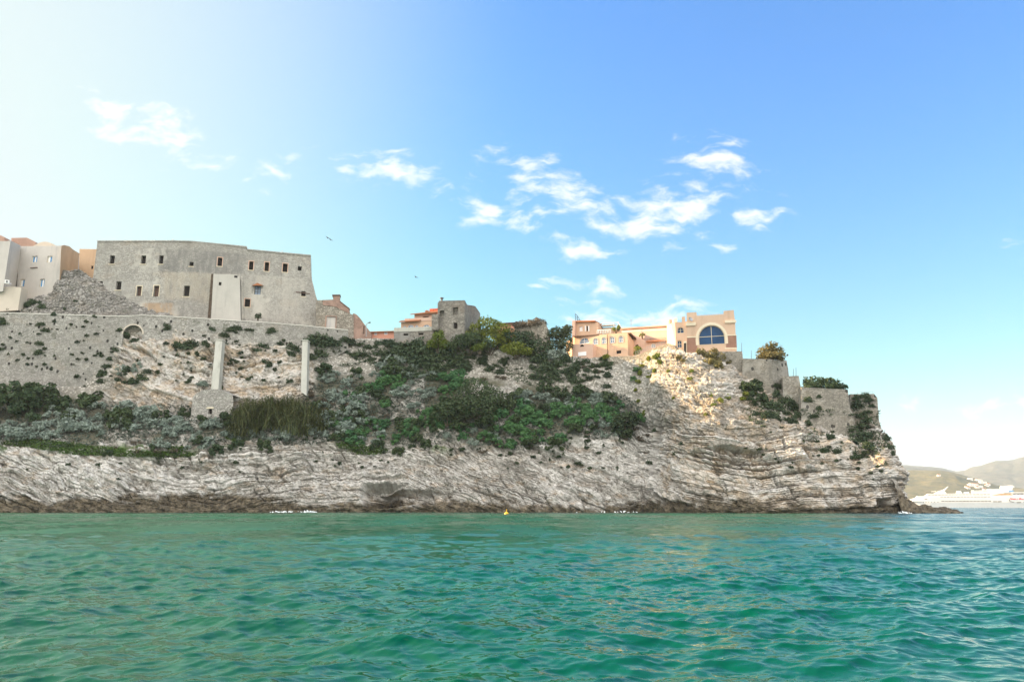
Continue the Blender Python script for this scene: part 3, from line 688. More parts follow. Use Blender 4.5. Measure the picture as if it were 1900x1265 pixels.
M['pinkstone'] = mat_masonry('pinkish_masonry', (.52, .35, .275), (.36, .245, .195), 3.0, plaster=(.50, .33, .26), plaster_amt=.55, stain=(.26, .18, .15), stain_amt=.5)
M['plaster'] = mat_plaster('grey_plaster', (.52, .49, .45), (.26, .27, .27), .75)
M['plaster_beige'] = mat_plaster('beige_plaster', (.54, .48, .40), (.3, .26, .21), .5)
M['plaster_orange'] = mat_plaster('orange_plaster', (.47, .33, .215), (.31, .215, .14), .6)
M['plaster_pink'] = mat_plaster('pink_plaster', (.58, .40, .31), (.40, .28, .22), .4)
M['plaster_peach'] = mat_plaster('peach_plaster', (.60, .405, .28), (.40, .28, .2), .45)
M['plaster_cream'] = mat_plaster('cream_plaster', (.72, .60, .42), (.5, .4, .28), .3)
M['plaster_rose'] = mat_plaster('rose_plaster', (.56, .28, .20), (.35, .18, .13), .4)
M['concrete'] = mat_plaster('pale_concrete', (.44, .435, .385), (.22, .225, .19), .8)
M['lime'] = mat_plaster('lime_coping', (.64, .615, .56), (.36, .34, .3), .6)
M['trim'] = mat_plaster('pale_stone_trim', (.68, .60, .45), (.4, .35, .27), .3)
M['tile'] = mat_tiles('terracotta_tiles', (.46, .19, .09))
M['tile_red'] = mat_plain('red_roof', (.60, .13, .06), .8, .25, 2)
M['tile_brown'] = mat_plain('brown_eave', (.13, .075, .05), .8, .3, 3)
M['dark'] = mat_plain('dark_room', (.022, .018, .016), .9, .3, 3)
M['brownwood'] = mat_plain('brown_shutter', (.11, .07, .055), .8, .3, 3)
M['blue'] = mat_plain('blue_shutter', (.10, .26, .48), .6, .2, 3)
M['white'] = mat_plain('white_paint', (.78, .77, .74), .5, .06, 2)
M['ivory'] = mat_plain('white_sheet', (.80, .80, .80), .6, .05, 2)
M['iron'] = mat_plain('dark_iron', (.07, .07, .075), .5, .2, 6)
M['zinc'] = mat_plain('grey_metal', (.32, .33, .34), .45, .15, 6, .6)
M['glass'] = mat_plain('window_glass', (.24, .32, .42), .12, .25, .6, 0, .6)  # pale blue base colour stands in for reflected sky
M['glass_blue'] = mat_plain('blue_tinted_glass', (.012, .05, .125), .3, .2, .5, 0, .2)
M['plaster_mauve'] = mat_plaster('mauve_plaster', (.50, .36, .30), (.35, .25, .21), .4)
M['terra'] = mat_plain('terracotta_pot', (.40, .17, .09), .8, .2, 4)

def structure(name, label, cat, plan, outline_px, T, mat, windows=(), group=None, reveal=.5, extra=None, wall='wall', top_slope=0.0, flare=None, keep_bvh=False, back=None):
    """one building or wall: an Empty at its base, its walls as one mesh and each opening as a part of its own"""
    out = [plan.sz(*p) for p in outline_px]
    xs = [p[0] for p in out]; zs = [p[1] for p in out]
    base = plan.w((min(xs) + max(xs)) / 2, min(zs))
    root = empty(name, base, label, cat, group)
    loops = []
    for wd in windows:
        kind = wd.get('k', 'open'); lp = arch(plan, *wd['r']) if wd.get('arch') else rect(plan, *wd['r']); loops.append(lp)
    V, Fc = solid(plan, out, loops, T, reveal, top_slope, flare, back)
    wl = rel(mesh_of(wall, V, Fc, mat, root), root)
    for wd, lp in zip(windows, loops):
        kind = wd.get('k', 'open'); d0 = reveal - .06 + (flare(*lp[0]) if flare else 0)
        if kind == 'void': continue
        if kind == 'open':
            rel(panel(plan, lp, d0, .04, M['dark'], 'window', root), root)
        elif kind in ('brown', 'blue'):
            w = rel(ring(plan, scale_loop(lp, -.01), scale_loop(lp, -.12), d0 - .12, .1, M['trim'] if kind == 'blue' else M['brownwood'], 'window', root), root)
            p = panel(plan, scale_loop(lp, -.1), d0 - .05, .05, M['blue'] if kind == 'blue' else M['brownwood'], 'shutter', w); p.matrix_parent_inverse = Matrix.Identity(4)
            if kind == 'blue':
                q = rect_half(scale_loop(lp, -.16), wd.get('side', 0)); p2 = panel(plan, q, d0 - .08, .03, M['white'], 'curtain', w); p2.matrix_parent_inverse = Matrix.Identity(4)
        elif kind in ('glass', 'bigglass'):
            g = wd.get('f', .09)
            w = rel(ring(plan, scale_loop(lp, -.01), scale_loop(lp, -g), d0 - .16, .12, wd.get('fm', M['white']), 'window', root), root)
            p = panel(plan, scale_loop(lp, -.03), d0 - .05, .04, M['glass_blue'] if kind == 'bigglass' else M['glass'], 'pane', w)
            xs_ = [a[0] for a in lp]; zs_ = [a[1] for a in lp]; mx = (min(xs_) + max(xs_)) / 2
            segs = [((mx, min(zs_) + .05), (mx, max(zs_) - .06))]
            for zf in wd.get('bars', (.5,)):
                zz = min(zs_) + (max(zs_) - min(zs_)) * zf; ins = [a for a in lp]; half = (max(xs_) - min(xs_)) / 2
                r = half
                if wd.get('arch') and zz > max(zs_) - half: r = math.sqrt(max(0, half**2 - (zz - (max(zs_) - half)) ** 2))
                segs.append(((mx - r + .06, zz), (mx + r - .06, zz)))
            bars(plan, segs, d0 - .1, g * .7, wd.get('fm', M['white']), 'glazing_bar', w)
        if wd.get('sur'):
            g = wd['sur']; lo = lp if not wd.get('arch') else lp
            outer = scale_loop(lp, g); zmin = min(p[1] for p in lp)
            outer = [(a, max(b, zmin)) for a, b in outer]
            rel(ring(plan, outer, scale_loop(lp, .004), -.06, .08, wd.get('sm', M['trim']), 'arch_surround' if wd.get('arch') else 'window_surround', root), root)
        if wd.get('sill'):
            x0, x1 = min(a[0] for a in lp), max(a[0] for a in lp); z0 = min(a[1] for a in lp)
            rel(panel(plan, [(x0 - .15, z0 - .16), (x1 + .15, z0 - .16), (x1 + .15, z0 - .003), (x0 - .15, z0 - .003)], -.12, .118, M['trim'], 'sill', root), root)
    if extra: extra(root, plan)
    if keep_bvh: add_bvh(wl)
    root['_wall'] = wl.name
    return root
def rect_half(lp, side):
    xs = [p[0] for p in lp]; zs = [p[1] for p in lp]; x0, x1 = min(xs), max(xs); m = (x0 + x1) / 2
    a, b = (m - .1, m + .25) if side == 0 else (x0, m)
    return [(a, min(zs)), (b, min(zs)), (b, max(zs)), (a, max(zs))]
def fpart(root, plan, name, loop_px, off, thick, mat):
    return rel(panel(plan, [plan.sz(*p) for p in loop_px], off, thick, mat, name, root), root)
def wpart(root, name, V, Fc, mat): return rel(mesh_of(name, V, Fc, mat, root), root)

# --- long rubble retaining wall under the fort
RWP = Plan((-420, 146.5), (-200, 147.8), (0, 148.6), (200, 150.2), (400, 152), (560, 154.2), (646, 156.2), y=600)
TOPL = [(-420, 576), (-200, 577), (0, 580), (100, 583), (200, 586), (236, 586), (262, 584.5), (300, 586), (400, 592), (500, 598.5), (560, 603.5), (646, 612)]
BOTL = [(646, 648), (560, 700), (480, 710), (400, 710), (300, 715), (240, 760), (190, 760), (0, 760), (-200, 760), (-420, 760)]
def rw_extra(root, plan):
    V = []; Fc = []                                                  # lime coping, a low kerb following the crest
    pts = []
    for (a, b), (c, d) in zip(TOPL, TOPL[1:]):
        for i in range(8): pts.append(plan.sz(a + (c - a) * i / 8, b + (d - b) * i / 8))
    pts.append(plan.sz(*TOPL[-1]))
    for s_, z_ in pts:
        for off, dz in ((-.08, -.10), (-.08, .06), (.7, .06), (.7, -.10)): V.append(plan.w(s_, z_ + dz, off))
    for i in range(len(pts) - 1):
        for k in range(4): a = i * 4 + k; b = i * 4 + (k + 1) % 4; Fc.append([a, a + 4, b + 4, b])
    Fc += [[0, 1, 2, 3], [len(V) - 1, len(V) - 2, len(V) - 3, len(V) - 4]]
    wpart(root, 'coping', V, Fc, M['lime'])
    lp = arch(plan, 245, 630, 36, 54, 16)                            # back of the blind arch, rubble again
    rel(panel(plan, lp, 1.15, .1, M['rubble'], 'niche_back', root), root)
    lo = scale_loop(lp, .28); zmin = min(p[1] for p in lp) + 2.2; lo = [(a, b) for a, b in lo]
    ar = [(i, o) for i, o in zip(lp, lo) if i[1] > zmin]
    V = []; Fc = []
    for i, o in ar: V += [plan.w(*i, -.05), plan.w(*o, -.05), plan.w(*i, .05), plan.w(*o, .05)]
    for k in range(len(ar) - 1): a = 4 * k; Fc += [[a, a + 4, a + 5, a + 1], [a + 1, a + 5, a + 7, a + 3], [a, a + 2, a + 6, a + 4]]
    wpart(root, 'arch_ring', V, Fc, M['plaster_beige'])
rwall = structure('retaining_wall', 'long curving rubble retaining wall with pale coping and a blind arch, below the fort', 'wall', RWP, TOPL + BOTL, 1.6, M['wall'],
    windows=[dict(r=(245, 630, 36, 54), arch=1, k='void')], reveal=1.2, extra=rw_extra, keep_bvh=True)

# --- the fort
FP = Plan((140, 157.0), (355, 157.0), (620, 164.5), y=500)
FORT = [(181, 447.5), (322, 447), (356, 448), (458, 458), (459, 463), (577, 474), (577, 500), (579, 520), (586, 548), (597, 580), (604, 612), (590, 625), (160, 612), (163, 590), (172, 520)]
def fw(cx, cy, w, h, k='open', **kw): return dict(r=(cx, cy, w, h), k=k, **kw)
FW = [fw(208, 482, 9, 16), fw(266, 482, 9, 16), fw(299, 482, 8, 16), fw(355, 490, 8, 8), fw(408, 486, 8.5, 16), fw(466, 493, 8, 16), fw(495, 495, 8, 17), fw(529, 497, 9, 16), fw(556, 498, 7, 8),
      fw(185, 530, 10, 16), fw(220, 530, 10, 16), fw(258, 540, 9, 18, 'brown'), fw(290, 540, 10, 20, 'brown'), fw(346, 540, 11, 20), fw(478, 538, 12, 17, 'glass', bars=(.33, .66), fm=M['iron'], f=.1), fw(459, 562, 10, 15), fw(563, 545, 8, 10)]
for w_ in FW:
    if w_['r'][1] > 478 and w_['r'][2] >= 8 and w_['k'] == 'open': w_['sill'] = 1
    if w_['r'][0] in (408, 466, 495, 529, 258, 290, 459): w_.update(sur=.16, sm=M['trim'] if w_['r'][0] < 300 else M['plaster_pink'])
def fort_extra(root, plan):
    # tower-like block standing proud of the front, and a flat dark strip painting the shadow gap beside it
    fl = [plan.sz(*p) for p in ((393, 604), (448, 608), (446, 518), (440, 513), (398, 512))]
    tw = rel(panel(plan, fl, -1.5, 1.4, M['plaster_block'], 'buttress', root), root)
    for (cx, cy, w, h) in ((410, 530, 5, 6), (439, 517, 6, 4)):
        panel(plan, rect(plan, cx, cy, w, h), -1.52, .1, M['dark'], 'window', tw).matrix_parent_inverse = Matrix.Identity(4)
    fl = [plan.sz(*p) for p in ((384, 604), (390, 604), (396, 508), (392, 508))]
    rel(panel(plan, fl, -.02, .1, M['slot'], 'shadow_strip', root), root)
    fl = [plan.sz(*p) for p in ((449, 608), (453, 608), (451, 512), (447, 512))]
    rel(panel(plan, fl, -.35, .33, M['fort'], 'pilaster', root), root)
    # tiled hood over the barred window
    a = plan.sz(468, 530); b = plan.sz(478, 525); c = plan.sz(489, 530)
    V = [plan.w(*a, -.05), plan.w(*b, -.05), plan.w(*c, -.05), plan.w(a[0], a[1] - .15, -.6), plan.w(b[0], b[1] - .15, -.6), plan.w(c[0], c[1] - .15, -.6)]
    wpart(root, 'window_hood', V, [[0, 3, 4, 1], [1, 4, 5, 2], [3, 5, 4], [0, 1, 2]], M['tile'])
    V = []; Fc = []
    for x in (478, 550, 570):
        pass
    ps = [plan.sz(*p) for p in FORT[:6]]
    for s_, z_ in ps:
        for off, dz in ((-.14, -.2), (-.14, .1), (.9, .1), (.9, -.2)): V.append(plan.w(s_, z_ + dz, off))
    for i in range(len(ps) - 1):
        for k in range(4): p_ = i * 4 + k; q_ = i * 4 + (k + 1) % 4; Fc.append([p_, p_ + 4, q_ + 4, q_])
    Fc += [[3, 2, 1, 0], [len(V) - 4, len(V) - 3, len(V) - 2, len(V) - 1]]
    wpart(root, 'parapet_cap', V, Fc, M['fort'])
    for cx in (541, 556):
        pass
    lp = [plan.sz(*p) for p in ((549, 541), (575, 544.5), (575, 546), (549, 542.5))]
    rel(panel(plan, lp, -.1, .09, M['brownwood'], 'lintel', root), root)
M['plaster_block'] = mat_plaster('smooth_pale_render', (.47, .45, .405), (.24, .235, .22), .7)
M['slot'] = mat_plain('shadow_gap_brown', (.10, .075, .055), .9, .35, 1.5)
fort = structure('fort', 'huge grey stone fortress with two rows of small windows on top of the headland', 'fortress', FP, FORT, 34, M['fort'], FW, reveal=.7, extra=fort_extra, keep_bvh=True)

# --- plastered houses beside the fort
HP1 = Plan((-120, 149.2), (13, 149.2), (38, 158.0), y=490)
h1 = structure('plastered_house', 'weathered beige and grey corner house with an air conditioner, at the frame edge', 'house', HP1,
    [(-120, 446), (13, 447.5), (38, 455.5), (34, 540), (3, 541), (-120, 541)], 8, M['plaster'], reveal=.3, back=(-7, 5))
HP2 = Plan((33, 157.0), (113, 155.0), (147, 168.0), y=500)
def h2x(root, plan):
    for x0, x1, y0, z in ((56, 69, 496.5, 1),):
        rel(panel(plan, [plan.sz(57, 497), plan.sz(70, 496), plan.sz(70, 497), plan.sz(57, 498)], -.2, .19, M['brownwood'], 'ledge', root), root)
h2 = structure('blue_shuttered_house', 'grey plastered house with four blue-shuttered windows between the corner house and the fort', 'house', HP2,
    [(36, 457), (113, 456), (118, 455), (128, 457), (135, 463), (147, 470.5), (146, 560), (104, 565), (30, 565)], 6, M['plaster'],
    [fw(64, 481, 10, 12, 'blue'), fw(92, 481, 9, 12, 'blue', side=1), fw(41, 525, 9, 14, 'blue', side=1), fw(78, 525, 9, 15, 'blue')], reveal=.35, extra=h2x, back=(-6, 7))
# the gable wall that returns from it is washed orange
SP2 = Plan((113.4, 154.85), (147.4, 167.9), y=500)
fpart(h2, SP2, 'side_wall', [(113.6, 456.2), (118, 455), (128, 457), (135, 463), (147, 470.5), (143, 505), (109, 545)], -.06, .05, M['plaster_orange'])
HPV = Plan((60, 170), (110, 170), y=450)
def arc_px(x0, x1, y0, y1, n=10): return [(x0 + (x1 - x0) * i / n, y0 - (y0 - y1) * math.sin(math.pi * i / n)) for i in range(n + 1)]
structure('vaulted_roof_house', 'house with low vaulted tan roof rising behind the blue-shuttered house', 'house', HPV, [(58, 480)] + arc_px(62, 104, 456, 448.5) + [(104, 480)], 9, M['plaster_beige'])
structure('flat_roof_house', 'pale pinkish flat-roofed house behind the corner house roof', 'house', Plan((15, 176), (66, 176), y=450), [(20, 480), (21, 441.5), (50, 441), (66, 449), (66, 480)], 9, M['pinkstone'])
structure('rooftop_house', 'pink rooftop block peeking over the corner house at the frame edge', 'house', Plan((-60, 172), (10, 172), y=440), [(-60, 470), (-60, 437), (2, 437), (8, 440), (8, 470)], 9, M['pinkstone'])
structure('brick_house', 'orange brick house wedged between the side wall and the fort', 'house', Plan((146, 172), (182, 172), y=480), [(146, 520), (147.5, 462), (184, 462.5), (184, 520)], 10, M['plaster_orange'],
    [fw(171, 496, 4, 6, 'open')], reveal=.3)
structure('terrace_wall', 'beige plastered terrace wall under the corner house', 'wall', Plan((-120, 148.9), (38, 150.2), (52, 153), y=545), [(-120, 533), (28, 532), (38, 533.5), (52, 537), (48, 580), (-120, 585)], 3, M['plaster_beige'])
ac = empty('air_conditioner', HP1.w(*HP1.sz(14, 528)), 'white air conditioner unit on the corner house wall', 'air conditioner')
acp = Plan((8, 148.6), (24, 149.3), y=523)
rel(panel(acp, rect(acp, 13, 523, 9, 7), -.2, .5, M['white'], 'casing', ac), ac)
lathe('fan', [(.24, -.02), (.24, .02)], M['iron'], ac, (0, 0, 0)); f_ = LAST[0]; f_.rotation_euler = (math.pi / 2, 0, 0)
c_ = acp.w(*acp.sz(12.4, 522.8), -.22) - ac.location; f_.location = c_
rel(panel(acp, rect(acp, 19, 526.5, 5, 2), -.15, .3, M['zinc'], 'bracket', ac), ac)

# stony mound climbing to the fort's corner
A = [[at(-60, 600, 149.4), at(-60, 582, 150.4), at(-60, 574, 153)], [at(30, 600, 149.8), at(30, 580, 151), at(34, 560, 154)], [at(85, 600, 150.2), at(90, 565, 152), at(100, 542, 155)], [at(110, 600, 150.5), at(108, 550, 152.6), at(113, 502, 156)],
     [at(150, 600, 150.8), at(148, 560, 153), at(150, 500, 156.6)], [at(200, 600, 151.5), at(200, 570, 154), at(200, 535, 157.4)], [at(260, 602, 152.4), at(260, 582, 155), at(260, 560, 158)], [at(330, 604, 153.4), at(330, 590, 155.4), at(330, 583, 158.2)]]
rm = rock_mesh('rock_mound', A, 220, 90, .62, 71); o = link('rock_mound', rm, None, M['mound']); setp(o, kind='structure'); add_bvh(o)
A = [[at(270, 604, 155.3), at(272, 590, 156.2), at(276, 578, 156.9)], [at(300, 605, 155.2), at(300, 590, 156), at(300, 574, 156.9)], [at(336, 606, 155.4), at(332, 590, 156.2), at(330, 576, 156.9)]]

# --- ruins between the fort and the pink house
RP = Plan((585, 158.8), (656, 160.0), y=590)
def r1x(root, plan):
    rel(ring(plan, scale_loop(rect(plan, 614, 598, 17, 21), .22), rect(plan, 614, 598, 17, 21), -.05, .06, M['pinkstone'], 'door_surround', root), root)
    dr = rel(panel(plan, rect(plan, 614, 598, 17, 21), .2, .06, M['plaster'], 'door', root), root)
    g = rel(panel(plan, [plan.sz(*p) for p in ((599, 557), (617, 556), (630, 559), (648, 573), (648, 582), (640, 578), (622, 569), (599, 566))], -.1, .09, M['pinkstone'], 'gable_band', root), root)
    ch = rel(panel(plan, [plan.sz(*p) for p in ((618, 562), (631, 562), (630.5, 549), (618, 549))], .05, 1.3, M['pinkstone'], 'chimney', root), root)
    panel(plan, [plan.sz(*p) for p in ((616.5, 549), (631.5, 549), (631.5, 546.5), (616.5, 546.5))], -.05, 1.5, M['brownwood'], 'chimney_cap', ch)
    rel(panel(plan, [plan.sz(*p) for p in ((630, 560), (648.5, 574), (649, 572.5), (631, 558.5))], -.2, 1.5, M['tile_brown'], 'eave', root), root)
structure('ruined_stone_house', 'ruined rubble house with blocked doorway and square pink chimney at the fort corner', 'ruin', RP,
    [(586, 557), (617, 556), (630, 560), (648, 574), (649, 582), (656, 584), (656, 636), (586, 628)], 7, M['rubble'], [dict(r=(614, 598, 17, 21), k='void')], reveal=.3, extra=r1x)
GP = Plan((655, 160.2), (690, 160.6), y=600)
def gwx(root, plan): rel(panel(plan, rect(plan, 675, 612, 2.5, 15), -.03, .05, M['brownwood'], 'gate', root), root)
structure('garden_wall', 'pink stone wall stepping down from the ruined house towards the street lamp', 'wall', GP, [(655, 581), (661, 583), (668, 590), (678, 604), (689, 618), (689, 634), (655, 634)], 2, M['pinkstone'], extra=gwx)
lamp = empty('street_lamp', at(679.5, 622, 159.5), 'thin grey street lamp with one curved arm behind the pink garden wall', 'street lamp')
V = []; Fc = []
for a, b in ((at(679.5, 624, 159.5), at(679.5, 603, 159.5)), (at(679.5, 603, 159.5), at(681, 600, 159.5)), (at(681, 600, 159.5), at(684.5, 599, 159.5))): add_bar(V, Fc, a, b, .13)
wpart(lamp, 'pole', V, Fc, M['zinc'])
V = []; Fc = []; add_bar(V, Fc, at(683.5, 599, 159.5), at(687.5, 598.2, 159.5), .16, .3); wpart(lamp, 'lamp_head', V, Fc, M['iron'])

# --- low red house
LP = Plan((686, 162.6), (734, 161.6), y=615)
def lrx(root, plan):
    e0, e1 = plan.sz(686, 616), plan.sz(733, 614.5)
    r = rel(slab('roof', [plan.w(*e0, -.5), plan.w(*e1, -.5), plan.w(e1[0], e1[1] + 1.0, 4.4), plan.w(e0[0], e0[1] + 1.0, 4.4)], .18, M['tile'], root), root)
structure('red_cottage', 'low rose-red cottage with terracotta roof between garden wall and grey terrace', 'house', LP, [(688, 616), (732, 614.5), (732, 640), (688, 640)], 4, M['plaster_rose'],
    [fw(697, 619, 5, 5, 'glass'), fw(716, 618, 6, 6, 'glass')], reveal=.2, extra=lrx)
# --- grey terrace wall with two slots
structure('stone_terrace', 'grey stone terrace wall with two dark slots in front of the pink house', 'terrace', Plan((730, 158.0), (806, 157.0), y=615), [(731, 609), (804, 606.5), (806, 645), (731, 645)], 5, M['ruin'],
    [fw(753, 620.5, 9, 3.6), fw(781, 619.5, 9, 3.6)], reveal=.4,
    extra=lambda r, p: fpart(r, p, 'parapet_band', [(731, 616), (731, 608.5), (804, 606), (804, 613.5)], -.1, .09, M['concrete']))
# --- pink house with terracotta roofs
PP = Plan((742, 160.6), (814, 158.8), y=590)
def phx(root, plan):
    A_, B_ = plan.sz(743, 598.5), plan.sz(781, 596)
    rel(slab('porch_roof', [plan.w(*A_, -1.0), plan.w(*B_, -1.0), plan.w(B_[0], B_[1] + .55, .3), plan.w(A_[0], A_[1] + .55, .3)], .16, M['tile'], root), root)
    rel(panel(plan, [plan.sz(*p) for p in ((751, 597), (751, 591.5), (803, 588.5), (803, 595))], -.08, .2, M['plaster_pink'], 'balcony_parapet', root), root)
    up = Plan((766, 162.4), (816, 160.8), y=580)
    V, Fc = solid(up, [up.sz(*p) for p in ((769, 600), (769, 583), (806, 580), (812, 580), (812, 600))], [rect(up, 790, 588.4, 11, 4)], 6, .3)
    uw = rel(mesh_of('upper_storey', V, Fc, M['plaster_pink'], root), root)
    panel(up, rect(up, 790, 588.4, 11, 4), .22, .04, M['brownwood'], 'window', uw)
    a, b = up.sz(764, 584), up.sz(812, 580)
    rf = rel(slab('roof', [up.w(*a, -.8), up.w(*b, -.8), up.w(b[0], b[1] + 1.3, 3.0), up.w(a[0] + 3.2, a[1] + 1.3, 3.0)], .2, M['tile'], root), root)
    c0 = up.sz(787, 580); cp = up
    ch = panel(cp, [(c0[0] - .32, c0[1] - .6), (c0[0] + .32, c0[1] - .6), (c0[0] + .32, c0[1] + .62), (c0[0] - .32, c0[1] + .62)], 1.6, .7, M['pinkstone'], 'chimney', rf)
    panel(cp, [(c0[0] - .42, c0[1] + .62), (c0[0] + .42, c0[1] + .62), (c0[0] + .3, c0[1] + .95), (c0[0] - .3, c0[1] + .95)], 1.5, .9, M['terra'], 'chimney_cap', rf)
    rp = Plan((795, 166), (816, 165.4), y=575)
    rel(panel(rp, [rp.sz(*p) for p in ((797, 582), (797, 573), (814, 572), (814, 582))], 0, 4, M['tile_red'], 'red_penthouse', root), root)
structure('pink_house', 'pink two-storey house with terracotta roofs and arched loggia windows beside the grey ruin', 'house', PP, [(744, 598), (803, 593), (803, 612), (744, 614)], 5, M['plaster_peach'],
    [fw(750.5, 607.5, 6.5, 6, 'glass', arch=1), fw(762, 607, 13, 9, 'glass', arch=1), fw(773, 606.5, 6.5, 7, 'glass', arch=1), fw(791, 606, 14, 8, 'glass', arch=1)], reveal=.3, extra=phx)
# --- roofless grey ruin
UP = Plan((801, 157.6), (862, 155.4), (895, 169), y=590)
def rux(root, plan):
    V, Fc = solid(Plan((803, 160.2), (836, 159), y=580), [Plan((803, 160.2), (836, 159), y=580).sz(*p) for p in ((813, 606), (813, 574), (834, 573), (834, 606))], [], .6, .3)
    wpart(root, 'inner_wall', V, Fc, M['plaster_peach'])
    lathe('chimney_pot', [(.22, 0), (.2, .9), (.42, .95), (.42, 1.1), (.1, 1.25)], M['iron'], root, tuple(plan.w(*plan.sz(817, 560), .8) - root.location))
    a = UP2
    rel(panel(a, [a.sz(*p) for p in ((801, 612), (801, 583), (813, 583), (813, 612))], 0, 2.5, M['ruin'], 'annex', root), root)
UP2 = Plan((800, 156.6), (815, 156.2), y=590)
structure('roofless_ruin', 'tall roofless grey ruin with empty windows, sky showing through one of them', 'ruin', UP,
    [(812, 612), (812, 563), (815, 558), (838, 557.5), (861, 557), (867, 565.5), (875, 566.5), (882, 568), (891, 581), (892, 690), (812, 690)], .7, M['ruin'],
    [dict(r=(820, 584, 9, 16), k='void'), dict(r=(845, 577, 10, 14), k='void'), fw(845, 604, 7, 11)], reveal=.69, extra=rux)
structure('rubble_pier', 'broken rubble pier under the roofless ruin, beside a bright bush', 'ruin', Plan((812, 157.4), (832, 156.8), y=610), [(813, 645), (814, 606), (822, 604), (829, 608), (831, 645)], 1.5, M['rubble'])
# low shed and broken wall behind the bushes
SHP = Plan((915, 162), (972, 160), y=598)
structure('low_shed', 'long low shed with dark brown roof behind the bushes on the crest', 'shed', SHP, [(922, 600), (970, 598), (970, 690), (922, 690)], 4, M['plaster_rose'],
    extra=lambda r, p: rel(slab('roof', [p.w(*p.sz(918, 600.5), -.4), p.w(*p.sz(974, 597.5), -.4), p.w(p.sz(974, 595)[0], p.sz(974, 595)[1] + .3, 4), p.w(p.sz(918, 597)[0], p.sz(918, 597)[1] + .3, 4)], .2, M['tile_brown'], r), r))
structure('broken_wall', 'ragged broken pinkish stone wall with overgrown top between shed and villa', 'ruin', Plan((953, 158.4), (1018, 156.8), y=620),
    [(953, 700), (955, 603), (962, 598), (975, 597), (988, 595.5), (1000, 594), (1010, 597), (1014, 606), (1018, 625), (1020, 700), (960, 700)], 2.2, M['rubble'])

